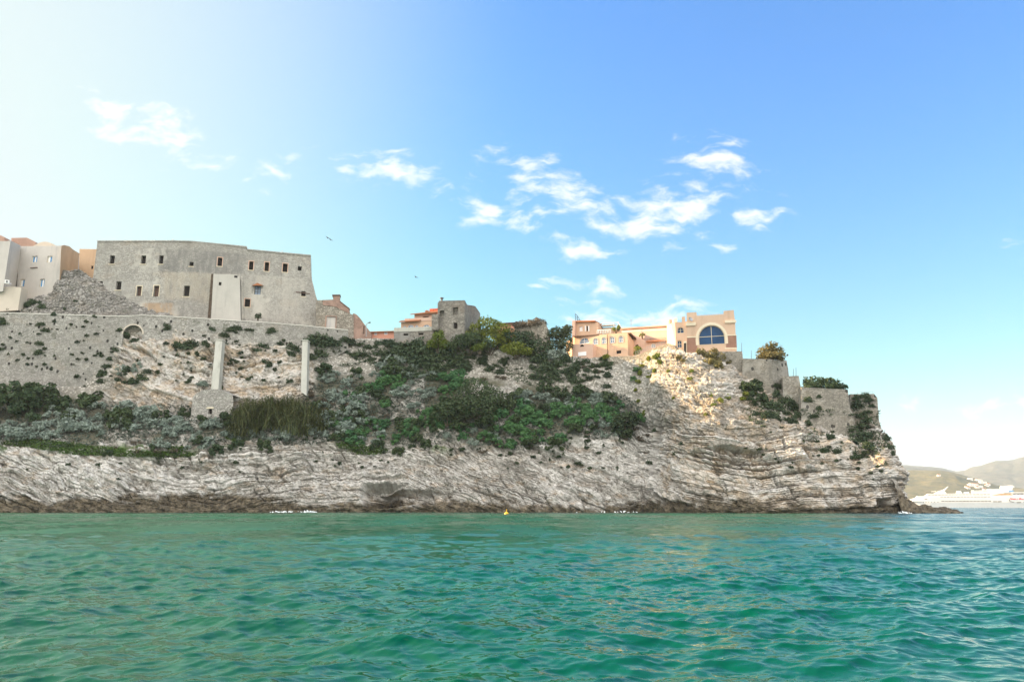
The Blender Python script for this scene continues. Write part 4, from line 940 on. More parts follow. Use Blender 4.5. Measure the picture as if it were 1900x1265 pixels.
# --- villa with arched windows
VP = Plan((1063, 161.5), (1165, 155.0), (1184, 163), y=640)
def vix(root, plan):
    e = [plan.sz(1064, 624), plan.sz(1150, 617.5), plan.sz(1165.5, 618)]
    w0 = [plan.w(*e[0], -.55), plan.w(*e[2], -.55)]
    rel(slab('roof', [plan.w(e[0][0], e[0][1], -.55), plan.w(e[2][0], e[2][1] + .05, -.6), plan.w(e[2][0] + 9, e[2][1] - .5, -.6) , plan.w(e[2][0] + 9, e[2][1] + .2, 3), plan.w(e[0][0], e[0][1] + .55, 5)], .22, M['tile_brown'], root), root)
    # upper storey, set back
    up = Plan((1061, 163.6), (1110, 161), (1120, 166), y=605)
    V, Fc = solid(up, [up.sz(*p) for p in ((1065.5, 626), (1065.5, 595), (1105, 598), (1118, 611), (1118, 626))], [rect(up, 1078, 610, 6, 9), rect(up, 1089.5, 609.5, 3, 10)], 5, .3)
    us = rel(mesh_of('upper_storey', V, Fc, M['plaster_peach'], root), root)
    panel(up, rect(up, 1078, 610, 6, 9), .18, .04, M['white'], 'window', us)
    panel(up, rect(up, 1089.5, 609.5, 3, 10), .22, .04, M['dark'], 'window', us)
    panel(up, rect(up, 1086.5, 609.5, 2.2, 10), -.1, .09, M['white'], 'shutter', us); panel(up, rect(up, 1092.5, 609.5, 2.2, 10), -.1, .09, M['white'], 'shutter', us)
    a, b, c = up.sz(1063.5, 596), up.sz(1105, 597.5), up.sz(1119, 611)
    rel(slab('upper_roof', [up.w(*a, -.5), up.w(b[0], b[1] + .3, -.5), up.w(b[0], b[1] + .6, 4.5), up.w(a[0], a[1] + .9, 4.5)], .3, M['tile'], root), root)
    rel(slab('side_roof', [up.w(b[0] - .1, b[1] + .1, -.3), up.w(c[0] + .2, c[1], -.3), up.w(c[0] + .2, c[1] + .2, 1.4), up.w(b[0] - .1, b[1] + .3, 1.4)], .2, M['tile_brown'], root), root)
    # pink terrace block in front
    tb = Plan((1060, 158.6), (1100, 156.4), y=645)
    t = rel(panel(tb, [tb.sz(*p) for p in ((1062, 672), (1062, 638.5), (1100, 638), (1100, 672))], 0, 3.2, M['plaster_pink'], 'terrace_block', root), root)
    panel(tb, rect(tb, 1080.5, 656.5, 15, 7), -.14, .12, M['ivory'], 'white_sheet', t)
    panel(tb, arch(tb, 1080, 641, 7, 4), -.02, .05, M['dark'], 'vent', t)
    # balustrade of the roof terrace
    bp = Plan((1106, 160.6), (1152, 158.4), y=615)
    V = []; Fc = []
    A_, B_ = bp.sz(1108, 617.5), bp.sz(1133, 616)
    for i in range(9):
        s_ = A_[0] + (B_[0] - A_[0]) * i / 8; z_ = A_[1] + (B_[1] - A_[1]) * i / 8
        add_bar(V, Fc, bp.w(s_, z_ - .2), bp.w(s_, z_ + .55), .14)
    add_bar(V, Fc, bp.w(A_[0], A_[1] + .6), bp.w(B_[0], B_[1] + .6), .16)
    wpart(root, 'balustrade', V, Fc, M['white'])
    rel(panel(bp, [bp.sz(*p) for p in ((1134, 622), (1134, 612), (1152, 611), (1152, 622))], 0, .6, M['plaster_peach'], 'terrace_parapet', root), root)
    # pergola awning on posts
    pg = Plan((1112, 164), (1150, 162.4), y=605)
    a, b = pg.sz(1112, 603), pg.sz(1138, 601)
    rel(slab('awning', [pg.w(*a, 0), pg.w(*b, 0), pg.w(b[0], b[1] + .5, 3), pg.w(a[0], a[1] + .5, 3)], .25, M['lime'], root), root)
    V = []; Fc = []
    for xx, y0, y1 in ((1113, 620, 599), (1139, 618, 598), (1147, 617, 597)): add_bar(V, Fc, pg.w(*pg.sz(xx, y0)), pg.w(*pg.sz(xx, y1)), .12)
    add_bar(V, Fc, pg.w(*pg.sz(1113, 600)), pg.w(*pg.sz(1147, 598)), .12)
    for s_ in (0, 1): add_bar(V, Fc, pg.w(*pg.sz(1147, 598)), pg.w(*pg.sz(1152 + s_, 608), .5), .1)
    wpart(root, 'pergola_frame', V, Fc, M['white'])
    rel(panel(pg, [pg.sz(*p) for p in ((1114, 617), (1114, 606), (1136, 605), (1136, 617))], 1.2, .2, M['plaster_cream'], 'terrace_room', root), root)
    V = []; Fc = []; add_bar(V, Fc, plan.w(*plan.sz(1128, 663), -.15), plan.w(*plan.sz(1128, 621), -.15), .13); wpart(root, 'downpipe', V, Fc, M['brownwood'])
    rel(panel(plan, [plan.sz(*p) for p in ((1100.5, 640), (1120, 662), (1120, 670), (1100.5, 670))], -.5, .45, M['plaster_peach'], 'garden_stair', root), root)
    # tall end wall with iron trellis on the roof
    ew = Plan((1057, 162.5), (1068, 162), y=620)
    rel(panel(ew, [ew.sz(*p) for p in ((1061, 668), (1061.5, 598), (1066.5, 594), (1066.5, 668))], 0, 6, M['plaster_pink'], 'end_wall', root), root)
    V = []; Fc = []
    for x0, y0, x1, y1 in ((1065, 596, 1065, 580), (1065, 580.5, 1069, 584), (1069, 584, 1073, 590), (1069, 596, 1069, 584), (1073, 597, 1073, 590), (1076, 597, 1076, 592), (1065, 590, 1076, 593), (1065, 586, 1070, 588)):
        add_bar(V, Fc, ew.w(*ew.sz(x0, y0), 1), ew.w(*ew.sz(x1, y1), 1), .09)
    wpart(root, 'roof_trellis', V, Fc, M['iron'])
structure('villa', 'peach villa with five arched white windows and roof terrace on the crest', 'villa', VP,
    [(1066, 624), (1150, 618), (1165, 618.5), (1182, 641), (1181, 676), (1066, 676)], 5, M['plaster_peach'],
    [fw(1084, 632, 19, 11, 'glass', arch=1, bars=(.45,)), fw(1105, 633, 9, 12, 'glass', arch=1, sur=.12, sm=M['concrete'], f=.14), fw(1120.5, 631.8, 8.5, 12, 'glass', arch=1, sur=.12, sm=M['concrete'], f=.14),
     fw(1136, 630.5, 8.5, 12, 'glass', arch=1, sur=.12, sm=M['concrete'], f=.14), fw(1152, 629.2, 8.5, 12, 'glass', arch=1, sur=.12, sm=M['concrete'], f=.14), fw(1148, 653, 9, 6, 'open')], reveal=.35, extra=vix, back=(-1.5, 6))

# --- long flat-roofed hall and the low annexe in front of it
HLP = Plan((1150, 168), (1242, 160), y=620)
structure('long_hall', 'long flat-roofed mauve hall with striped wall between the villa and the arched building', 'building', HLP, [(1152, 609.5), (1241, 603.5), (1241, 665), (1152, 665)], 8, M['plaster_mauve'],
    extra=lambda r, p: (fpart(r, p, 'cornice', [(1152, 611.5), (1152, 609), (1241, 603), (1241, 605.5)], -.25, .3, M['plaster_rose']), fpart(r, p, 'wall_band', [(1152, 617), (1152, 614), (1241, 609.5), (1241, 612.5)], -.04, .03, M['trim']),
                        fpart(r, p, 'base_band', [(1152, 664), (1152, 628), (1241, 626), (1241, 664)], -.06, .05, M['pinkstone'])))
AN = Plan((1172, 159.8), (1204, 158.4), (1240, 157.4), y=640)
structure('pink_annexe', 'low rose-pink annexe with a sloping wall and red tiled eave below the long hall', 'annexe', AN, [(1174, 668), (1174, 621), (1186, 626), (1199, 632.5), (1240, 632), (1240, 668)], 3, M['plaster_pink'],
    [fw(1212, 641, 8, 8, 'glass', arch=1), fw(1182, 645, 7, 12, 'open', arch=1)], reveal=.3,
    extra=lambda r, p: rel(slab('eave', [p.w(*p.sz(1199, 634), -.5), p.w(*p.sz(1240, 632.5), -.5), p.w(p.sz(1240, 632)[0], p.sz(1240, 632)[1] + .5, 1.5), p.w(p.sz(1199, 632)[0], p.sz(1199, 632)[1] + .5, 1.5)], .18, M['tile'], r), r))

# --- stair tower and the big building with the great arched window
TP = Plan((1237, 152.5), (1253.5, 143.6), (1275, 143.0), y=625)
def twx(root, plan):
    for x, y0, y1, w in ((1240.5, 604, 594, 2.4), (1251.5, 598, 590, 3.6), (1268, 598, 587.5, 6)):
        rel(panel(plan, rect(plan, x, (y0 + y1) / 2, w, y0 - y1), .02, .6, M['plaster_peach'], 'parapet_pier', root), root)
    fpart(root, plan, 'sunlight_toned_wall', [(1238, 668), (1238, 603), (1252.8, 598), (1252.8, 668)], -.05, .045, M['plaster_cream'])  # paler plaster here puts the sunlight on this face into its colour
structure('stair_tower', 'square stair tower with sunlight-toned side and two arched windows beside the great arch', 'tower', TP, [(1238, 668), (1238, 603), (1253.5, 597.5), (1265, 597.5), (1275, 596), (1275, 668)], 5, M['plaster_peach'],
    [fw(1262.5, 612.5, 13, 11, 'bigglass', arch=1, fm=M['trim'], bars=(.5,)), fw(1261, 638, 8.5, 14, 'bigglass', arch=1, fm=M['trim'])], reveal=.4, extra=twx, back=(4, 3))
BP = Plan((1273, 143.0), (1366, 140.4), y=620)
def bbx(root, plan):
    P_ = lambda *pp: [plan.sz(*p) for p in pp]
    for loop_ in (P_((1272.5, 605), (1272.5, 599), (1291, 598), (1291, 604)), P_((1345, 599.5), (1345, 594.5), (1366, 594), (1366, 599))):
        rel(panel(plan, loop_, -.25, .24, M['trim'], 'corner_cornice', root), root)
    for loop_ in (P_((1274.5, 626.5), (1274.5, 624.5), (1294, 624), (1294, 626)), P_((1347, 622.8), (1347, 621), (1366.5, 620.6), (1366.5, 622.4)), P_((1345, 647.5), (1345, 645), (1367.5, 645), (1367.5, 647.5))):
        rel(panel(plan, loop_, -.08, .075, M['trim'], 'string_course', root), root)
    for loop_ in (P_((1275.5, 653), (1275, 627), (1294, 626.6), (1294, 653)), P_((1347.5, 645), (1347, 623), (1366.3, 622.6), (1367.2, 645))):
        rel(panel(plan, loop_, -.04, .035, M['plaster_pinker'], 'brick_panel', root), root)
    rel(panel(plan, P_((1268.5, 664), (1268.5, 634), (1274, 633.5), (1274, 664)), -.3, .29, M['trim'], 'side_doorway', root), root)
    rel(panel(plan, P_((1269.3, 664), (1269.3, 637), (1273.2, 636.7), (1273.2, 664)), -.32, .05, M['dark'], 'side_door', root), root)
    V = []; Fc = []                                                   # roof railing
    q0, q1 = plan.sz(1293, 580.5), plan.sz(1343, 577.5)
    for i in range(8):
        s_ = q0[0] + (q1[0] - q0[0]) * i / 7; z_ = q0[1] + (q1[1] - q0[1]) * i / 7; add_bar(V, Fc, plan.w(s_, z_ - .75, 2), plan.w(s_, z_, 2), .06)
    for dz in (0, -.35): add_bar(V, Fc, plan.w(q0[0], q0[1] + dz, 2), plan.w(q1[0], q1[1] + dz, 2), .05)
    wpart(root, 'roof_railing', V, Fc, M['zinc'])
    dish = plan.w(*plan.sz(1281, 594), -.5) - root.location
    lathe('satellite_dish', [(.06, 0), (.3, .05), (.48, .18), (.5, .2), (.3, .09), (.05, .04)], M['zinc'], root, (0, 0, 0)); d_ = LAST[0]; d_.location = dish; d_.rotation_euler = (R(70), 0, R(25))
    rel(panel(plan, P_((1345, 584), (1345, 576.8), (1361.5, 575.2), (1362, 583)), .1, .05, M['plaster_tan'], 'corner_crest', root), root)
M['plaster_tan'] = mat_plaster('tan_plaster', (.56, .405, .295), (.36, .26, .19), .5)
M['plaster_pinker'] = mat_masonry('thin_pink_brick', (.58, .34, .25), (.44, .25, .18), 7, stain=(.35, .22, .17), stain_amt=.3, squash=3)
structure('arched_building', 'tan and pink building with one huge semicircular blue window at the top of the cliff', 'building', BP,
    [(1274, 580), (1292, 579), (1292.5, 586), (1342.5, 583), (1342.5, 577), (1361, 575), (1364, 596), (1365, 622), (1368.5, 672), (1276, 672)], 9, M['plaster_tan'],
    [dict(r=(1320, 621, 49, 36), k='bigglass', arch=1, bars=(.43,), f=.12, sur=.55, fm=M['trim'])], reveal=.45, extra=bbx)

def railing_on(root, plan, px):
    V = []; Fc = []; q = [plan.sz(*p) for p in px]
    for a, b in zip(q, q[1:]):
        add_bar(V, Fc, plan.w(*a, .4), plan.w(*b, .4), .05); add_bar(V, Fc, plan.w(a[0], a[1] - .4, .4), plan.w(b[0], b[1] - .4, .4), .04)
        for i in range(6):
            t = i / 6; add_bar(V, Fc, plan.w(a[0] + (b[0] - a[0]) * t, a[1] + (b[1] - a[1]) * t - 1.1, .4), plan.w(a[0] + (b[0] - a[0]) * t, a[1] + (b[1] - a[1]) * t, .4), .05)
    wpart(root, 'railing', V, Fc, M['zinc'])
# --- stepped bastion walls at the point
def bastion(name, label, pts, out, T, mat='bast', group='stepped bastion walls at the point', **kw):
    return structure(name, label, 'bastion', Plan(*pts, y=690), out, T, M[mat], group=group, keep_bvh=True, **kw)
bastion('bastion_wall', 'rough bastion wall carrying the arched building, with a blond bush hanging over it', [(1272, 139.6), (1380, 137.6), (1386, 141)],
    [(1276, 655), (1300, 653), (1377, 651.5), (1381, 700), (1386, 760), (1300, 770), (1277, 745), (1272, 690)], 6)
bastion('bastion_wall', 'bastion wall with dark stains and fig tree on top, one step down from the arched building', [(1376, 136.6), (1433, 135.4), (1462, 139)],
    [(1378, 665), (1433, 667), (1459.5, 668.5), (1463, 690), (1470, 745), (1433, 770), (1376, 770)], 6)
bastion('bastion_wall', 'narrow bastion step with thin posts on top, between the fig tree and the dark shrub', [(1450, 134), (1484, 133.2), (1492, 138)],
    [(1452, 698), (1482, 697), (1487, 725), (1491, 770), (1455, 790)], 6)
bastion('bastion_wall', 'broad battered bastion with dark shrub on its flat top', [(1484, 131.2), (1574, 130.2), (1600, 141)],
    [(1487, 718), (1573, 722.5), (1578, 760), (1590, 800), (1610, 850), (1530, 850), (1486, 800)], 6)
def b5x(root, plan):
    V = []; Fc = []; a, b = plan.sz(1592, 727), plan.sz(1621, 725.5)
    for i in range(5):
        s_ = a[0] + (b[0] - a[0]) * i / 4; z_ = a[1] + (b[1] - a[1]) * i / 4; add_bar(V, Fc, plan.w(s_, z_ - .6, .6), plan.w(s_, z_ + .1, .6), .05)
    add_bar(V, Fc, plan.w(a[0], a[1], .6), plan.w(b[0], b[1], .6), .05)
    wpart(root, 'railing', V, Fc, M['zinc'])
bastion('bastion_wall', 'outermost ivy-grown bastion with a thin railing, at the tip of the headland', [(1574, 133.2), (1624, 132.2), (1634, 138)],
    [(1577, 731), (1622, 730.5), (1628, 738), (1631, 780), (1638, 815), (1650, 850), (1600, 860), (1580, 800)], 6, extra=b5x)
# old parapet wall on the crest by the villa
structure('crest_wall', 'low pale rubble parapet climbing along the crest from the villa to the stair tower', 'wall', Plan((1100, 153.2), (1180, 148.6), (1258, 142.2), y=660),
    [(1100, 663), (1180, 660), (1200, 651), (1225, 641), (1240, 637), (1250, 640), (1258, 654), (1258, 690), (1180, 690), (1100, 685)], 1.2, M['rubble'], keep_bvh=True,
    extra=lambda r, p: railing_on(r, p, [(1178, 652), (1200, 643), (1222, 634), (1240, 629)]))

# ------------------------------------------------------------------ plants
LEAF = {
 'silver': mat_leaf('silver_leaves', [(.15, .20, .16), (.25, .31, .26), (.36, .42, .36), (.19, .25, .19)], .2),
 'spurge': mat_leaf('spurge_leaves', [(.05, .14, .06), (.085, .215, .085), (.13, .27, .09), (.07, .18, .09)], .3),
 'dark': mat_leaf('evergreen_leaves', [(.04, .068, .034), (.064, .105, .046), (.095, .135, .055), (.054, .09, .05)], .25),
 'ivy': mat_leaf('ivy_leaves', [(.034, .06, .034), (.056, .092, .044), (.085, .122, .056), (.046, .074, .046)], .2),
 'tuft': mat_leaf('wall_plant_leaves', [(.035, .06, .03), (.055, .085, .04), (.09, .11, .05)], .2),
 'lime': mat_leaf('yellow_green_leaves', [(.09, .14, .028), (.16, .22, .035), (.26, .28, .04), (.12, .17, .035)], .4),
 'blond': mat_leaf('blond_leaves', [(.15, .13, .055), (.22, .19, .08), (.28, .25, .10), (.12, .12, .05)], .3),
 'dry': mat_leaf('dry_leaves', [(.12, .095, .065), (.17, .14, .10), (.10, .09, .06)], .2),
 'grass': mat_leaf('grass_blades', [(.05, .11, .018), (.08, .15, .03), (.11, .17, .035)], .3),
 'reed': mat_leaf('reed_blades', [(.11, .14, .05), (.17, .19, .07), (.08, .11, .04), (.24, .23, .11)], .4),
 'cover': mat_leaf('ground_cover_leaves', [(.045, .07, .042), (.075, .10, .075), (.12, .15, .12), (.085, .085, .06)], .2),
 'bark': mat_plain('bark', (.10, .08, .06), .9, .3, 6)}

def leaf_quads(P, Nn, size, rg, tilt=.7, long=1.6):
    """one bent diamond leaf (or leaf spray) at each point, roughly facing its normal"""
    n = len(P)
    d = Nn + rg.normal(0, tilt, (n, 3)); d /= np.linalg.norm(d, axis=1, keepdims=True) + 1e-9
    a = np.cross(d, rg.normal(0, 1, (n, 3))); a /= np.linalg.norm(a, axis=1, keepdims=True) + 1e-9
    b = np.cross(d, a); s = size * (.6 + .8 * rg.rand(n))[:, None]
    v = np.stack([P - a * s * long / 2, P + b * s / 2 + d * s * .12, P + a * s * long / 2, P - b * s / 2 + d * s * .12], 1).reshape(-1, 3)
    return v, np.arange(n * 4).reshape(n, 4)
def lump_mesh(name, lumps, n, size, seed, mat, tilt=.7, shell=.55, long=1.6, squash=None, trunk=None):
    """foliage filling a set of ellipsoid lumps [(x,y,z,rx,ry,rz)]: dense near the skin, broken by gaps, darker and sparser inside"""
    rg = np.random.RandomState(seed); lumps = np.array(lumps, float)
    w = lumps[:, 3] * lumps[:, 4] + lumps[:, 3] * lumps[:, 5]; w /= w.sum()
    k = rg.choice(len(lumps), n, p=w); L_ = lumps[k]
    d = rg.normal(0, 1, (n, 3)); d /= np.linalg.norm(d, axis=1, keepdims=True)
    r = (shell + (1 - shell) * rg.rand(n) ** .6) * (1 + .22 * vnoise(d[:, 0] * 2.2 + k * 3.1, d[:, 1] * 2.2, d[:, 2] * 2.2, seed))
    P = L_[:, :3] + d * r[:, None] * L_[:, 3:]
    keep = vnoise(P[:, 0] * 2.1 / size * .12, P[:, 1] * 2.1 / size * .12, P[:, 2] * 2.1 / size * .12, seed + 2) > -.45
    keep &= P[:, 2] > -.12
    P, d = P[keep], d[keep]
    V, Fq = leaf_quads(P, d + np.array([0, 0, .35]), size, rg, tilt, long)
    me = np_mesh(name, V, Fq); me.materials.append(mat); return me
def dome(rg, n=7, r=1.0, h=.8, spread=.6):
    out = [(0, 0, h * .45, r * .62, r * .62, h * .55)]
    for i in range(n):
        a = rg.uniform(0, 6.283); q = r * spread * math.sqrt(rg.random()); s = rg.uniform(.28, .48)
        out.append((q * math.cos(a), q * math.sin(a), h * rg.uniform(.22, .75) * (1.15 - q / r * .6), r * s, r * s, h * s * 1.05))
    return out
def dome2(rg, n, r, h):
    out = []
    for i in range(n):                                                # many small sprays with gaps between them, uneven outline
        a = rg.uniform(0, 6.283); e = rg.random() ** .7; q = r * .8 * math.sqrt(1 - e * e * .8) * rg.uniform(.7, 1.12); s = rg.uniform(.16, .34)
        out.append((q * math.cos(a), q * math.sin(a), h * e * rg.uniform(.62, .95), r * s, r * s, h * s * rg.uniform(.7, 1.0)))
    return out
PROTO = {}
for i in range(5):
    g = random.Random(100 + i)
    PROTO.setdefault('silver', []).append(lump_mesh('silver_shrub', dome2(g, 17, 1, .9), 760, .14, 10 + i, LEAF['silver'], .8, .8))
    PROTO.setdefault('spurge', []).append(lump_mesh('spurge_bush', dome2(g, 15, 1, 1.05), 950, .14, 20 + i, LEAF['spurge'], .6, .82))
    PROTO.setdefault('dark', []).append(lump_mesh('evergreen_bush', dome2(g, 18, 1, 1.15), 1500, .14, 30 + i, LEAF['dark'], .8, .6))
    fl = [(a * 1.0, b * .45, c * 1.15, d, e * .5, f * 1.2) for a, b, c, d, e, f in dome(g, 11, 1, 1.0, .85)]
    PROTO.setdefault('ivy', []).append(lump_mesh('ivy', [(a, b, c - .5, d, e, f) for a, b, c, d, e, f in fl], 1100, .13, 40 + i, LEAF['ivy'], .8, .5))
    PROTO.setdefault('tuft', []).append(lump_mesh('wall_plant', dome(g, 5, 1, 1.0, .7), 150, .30, 50 + i, LEAF['tuft'], .9, .3))
    PROTO.setdefault('lime', []).append(lump_mesh('yellow_bush', dome(g, 9, 1, 1.0, .75), 700, .18, 60 + i, LEAF['lime'], .8, .5))
    PROTO.setdefault('blond', []).append(lump_mesh('blond_bush', dome(g, 9, 1, 1.0, .75), 750, .17, 70 + i, LEAF['blond'], .8, .5))
    PROTO.setdefault('dry', []).append(lump_mesh('dry_shrub', dome(g, 8, 1, .8, .8), 420, .15, 80 + i, LEAF['dry'], .9, .35))
for k in PROTO:                                                       # leaves of ivy start below z=0 on purpose
    pass

LANDMARKS = [(392, 755, 'the stone hut'), (565, 680, 'the ivied concrete strip'), (402, 665, 'the taller concrete strip'), (520, 755, 'the reed bed'), (245, 630, 'the blind arch'), (250, 725, 'the rock outcrop under the arch'),
             (695, 915, 'the sea cave'), (985, 715, 'the pale scree chute'), (1213, 840, 'the dark cleft'), (845, 600, 'the roofless ruin'), (768, 615, 'the pink house'), (1112, 645, 'the villa'), (885, 735, 'the olive thicket'),
             (1320, 620, 'the arched building'), (60, 750, 'the leftmost dark bushes'), (1530, 735, 'the broad bastion'), (1600, 765, 'the outermost bastion'), (1350, 860, 'the overhung rock saddle'), (1418, 690, 'the fig tree bastion'), (150, 670, 'the plain wall stretch'), (1230, 720, 'the sunlit cliff')]
SECT = ['right of', 'above and right of', 'above', 'above and left of', 'left of', 'below and left of', 'below', 'below and right of']
ORD = ['nearest', 'second', 'third', 'fourth', 'fifth', 'sixth', 'seventh', 'eighth', 'ninth', 'tenth', 'eleventh', 'twelfth']
SCAT = []                                                             # (object, kind phrase, px, py)
GROUPS = {'silver': ('silver_shrub', 'silvery grey shrub', 'shrub', 'silvery shrubs on the slope'), 'spurge': ('spurge_bush', 'green domed bush', 'bush', 'green domed bushes on the slope'),
          'dark': ('evergreen_bush', 'dark evergreen bush', 'bush', 'dark evergreen bushes'), 'ivy': ('ivy', 'dark ivy clump', 'ivy', 'ivy clumps on walls and rock'),
          'tuft': ('wall_plant', 'small green tuft', 'plant', 'small plants rooted in stone'), 'lime': ('yellow_bush', 'yellow-green sunlit bush', 'bush', 'yellow-green bushes'),
          'blond': ('blond_bush', 'straw-coloured leafy bush', 'bush', 'straw-coloured bushes'), 'dry': ('dry_shrub', 'brownish dry shrub', 'shrub', 'dry shrubs')}
def plant(kind, x, y, r, label=None, stretch=(1, 1, 1), sink=.25, up=True):
    h = hit(x, y)
    if h is None: return None
    p, n, _ = h
    name, phrase, cat, grp = GROUPS[kind]
    s = r * p.y / F_PX * {'silver': 1.2, 'spurge': 1.2, 'ivy': 1.25, 'dark': 1.1}.get(kind, 1)
    o = bpy.data.objects.new(name, PROTO[kind][rnd.randrange(5)]); COL.objects.link(o)
    o.location = p - Vector((0, 0, s * sink)) + (n * s * .1 if n.y < 0 else Vector())
    o.scale = (s * stretch[0] * rnd.uniform(.88, 1.15), s * stretch[1], s * stretch[2] * rnd.uniform(.85, 1.15))
    if kind in ('ivy', 'tuft'):
        nn = Vector((n.x, n.y, 0)) if n.y < 0 else Vector((0, -1, 0)); o.rotation_euler = (0, rnd.uniform(-.3, .3), math.atan2(nn.x, -nn.y))
    else: o.rotation_euler = (0, 0, rnd.uniform(0, 6.28))
    o['category'] = cat; o['group'] = grp
    if label: o['label'] = label
    else: SCAT.append((o, phrase, x, y))
    return o
def scatter(kind, zones):
    for (cx, cy, rx, ry, cnt, r0, r1) in zones:
        for _ in range(cnt):
            a = rnd.uniform(0, 6.283); q = math.sqrt(rnd.random())
            plant(kind, cx + rx * q * math.cos(a), cy + ry * q * math.sin(a), rnd.uniform(r0, r1))
def name_scatter():
    cells = {}
    for o, ph, x, y in SCAT:
        d, lx, ly, ln = min(((x - a) ** 2 + ((y - b) * 1.5) ** 2, a, b, n) for a, b, n in LANDMARKS)
        sec = int(round(math.atan2((ly - y) * 1.3, x - lx) / (math.pi / 4))) % 8
        cells.setdefault((ph, ln, sec), []).append((d, o))
    for (ph, ln, sec), lst in cells.items():
        lst.sort(key=lambda t: t[0])
        for i, (d, o) in enumerate(lst):
            if len(lst) == 1: o['label'] = f'{ph} {SECT[sec]} {ln}'
            else: o['label'] = f'{ph}, {ORD[min(i, 11)]} one {SECT[sec]} {ln}'

# silvery cushions
scatter('silver', [(60, 795, 90, 22, 26, 9, 17), (180, 775, 90, 34, 30, 9, 17), (290, 785, 60, 26, 22, 9, 17), (400, 800, 60, 18, 14, 8, 15), (340, 825, 70, 10, 8, 8, 14), (520, 803, 80, 14, 16, 8, 15), (620, 775, 60, 34, 26, 9, 16), (640, 720, 55, 30, 18, 8, 14),
                   (745, 690, 60, 26, 16, 8, 14), (760, 735, 50, 24, 12, 8, 14), (690, 800, 50, 22, 10, 7, 13), (1010, 745, 70, 16, 18, 7, 13), (1090, 745, 60, 14, 14, 7, 13), (1120, 790, 40, 22, 8, 7, 12), (880, 800, 60, 24, 8, 7, 12), (-60, 790, 60, 30, 8, 10, 16), (240, 688, 38, 10, 4, 7, 11), (365, 718, 22, 6, 2, 7, 10)])
# bright green domes
scatter('spurge', [(715, 712, 36, 20, 10, 9, 15), (680, 745, 40, 20, 6, 9, 14), (665, 800, 50, 26, 14, 9, 15), (720, 805, 50, 22, 10, 8, 13), (790, 785, 50, 28, 10, 9, 15), (840, 715, 24, 18, 6, 11, 16), (850, 790, 40, 26, 9, 9, 15), (960, 780, 50, 30, 20, 10, 17), (1010, 800, 50, 26, 16, 9, 15),
                   (1060, 775, 44, 26, 14, 9, 15), (1120, 765, 36, 24, 12, 9, 15), (930, 820, 40, 14, 6, 8, 13), (1180, 770, 22, 14, 4, 8, 12), (900, 755, 20, 16, 3, 9, 13), (1180, 700, 8, 26, 3, 5, 8)])
# dark evergreens on the slope
for x, y, r in ((18, 758, 44), (70, 752, 36), (108, 760, 26), (45, 775, 30), (-60, 755, 46), (168, 752, 25), (224, 790, 27), (205, 775, 16), (130, 775, 14), (370, 820, 14), (400, 838, 15), (438, 832, 14), (490, 832, 15), (300, 775, 15), (375, 785, 12), (418, 785, 15), (345, 770, 12),
                (600, 690, 18), (590, 760, 16), (645, 765, 15), (730, 690, 22), (700, 830, 14), (825, 760, 24), (850, 790, 18), (905, 785, 20), (960, 745, 22), (940, 760, 16), (1010, 725, 16), (1040, 735, 18), (1080, 735, 20), (1130, 742, 16), (1030, 830, 16), (790, 830, 14), (740, 840, 12), (555, 790, 14), (620, 815, 13), (455, 795, 12), (660, 700, 14), (985, 820, 13), (1100, 800, 14), (1160, 800, 16), (1145, 785, 15), (280, 835, 9), (330, 845, 9), (200, 845, 9)):
    plant('dark', x, y, r)
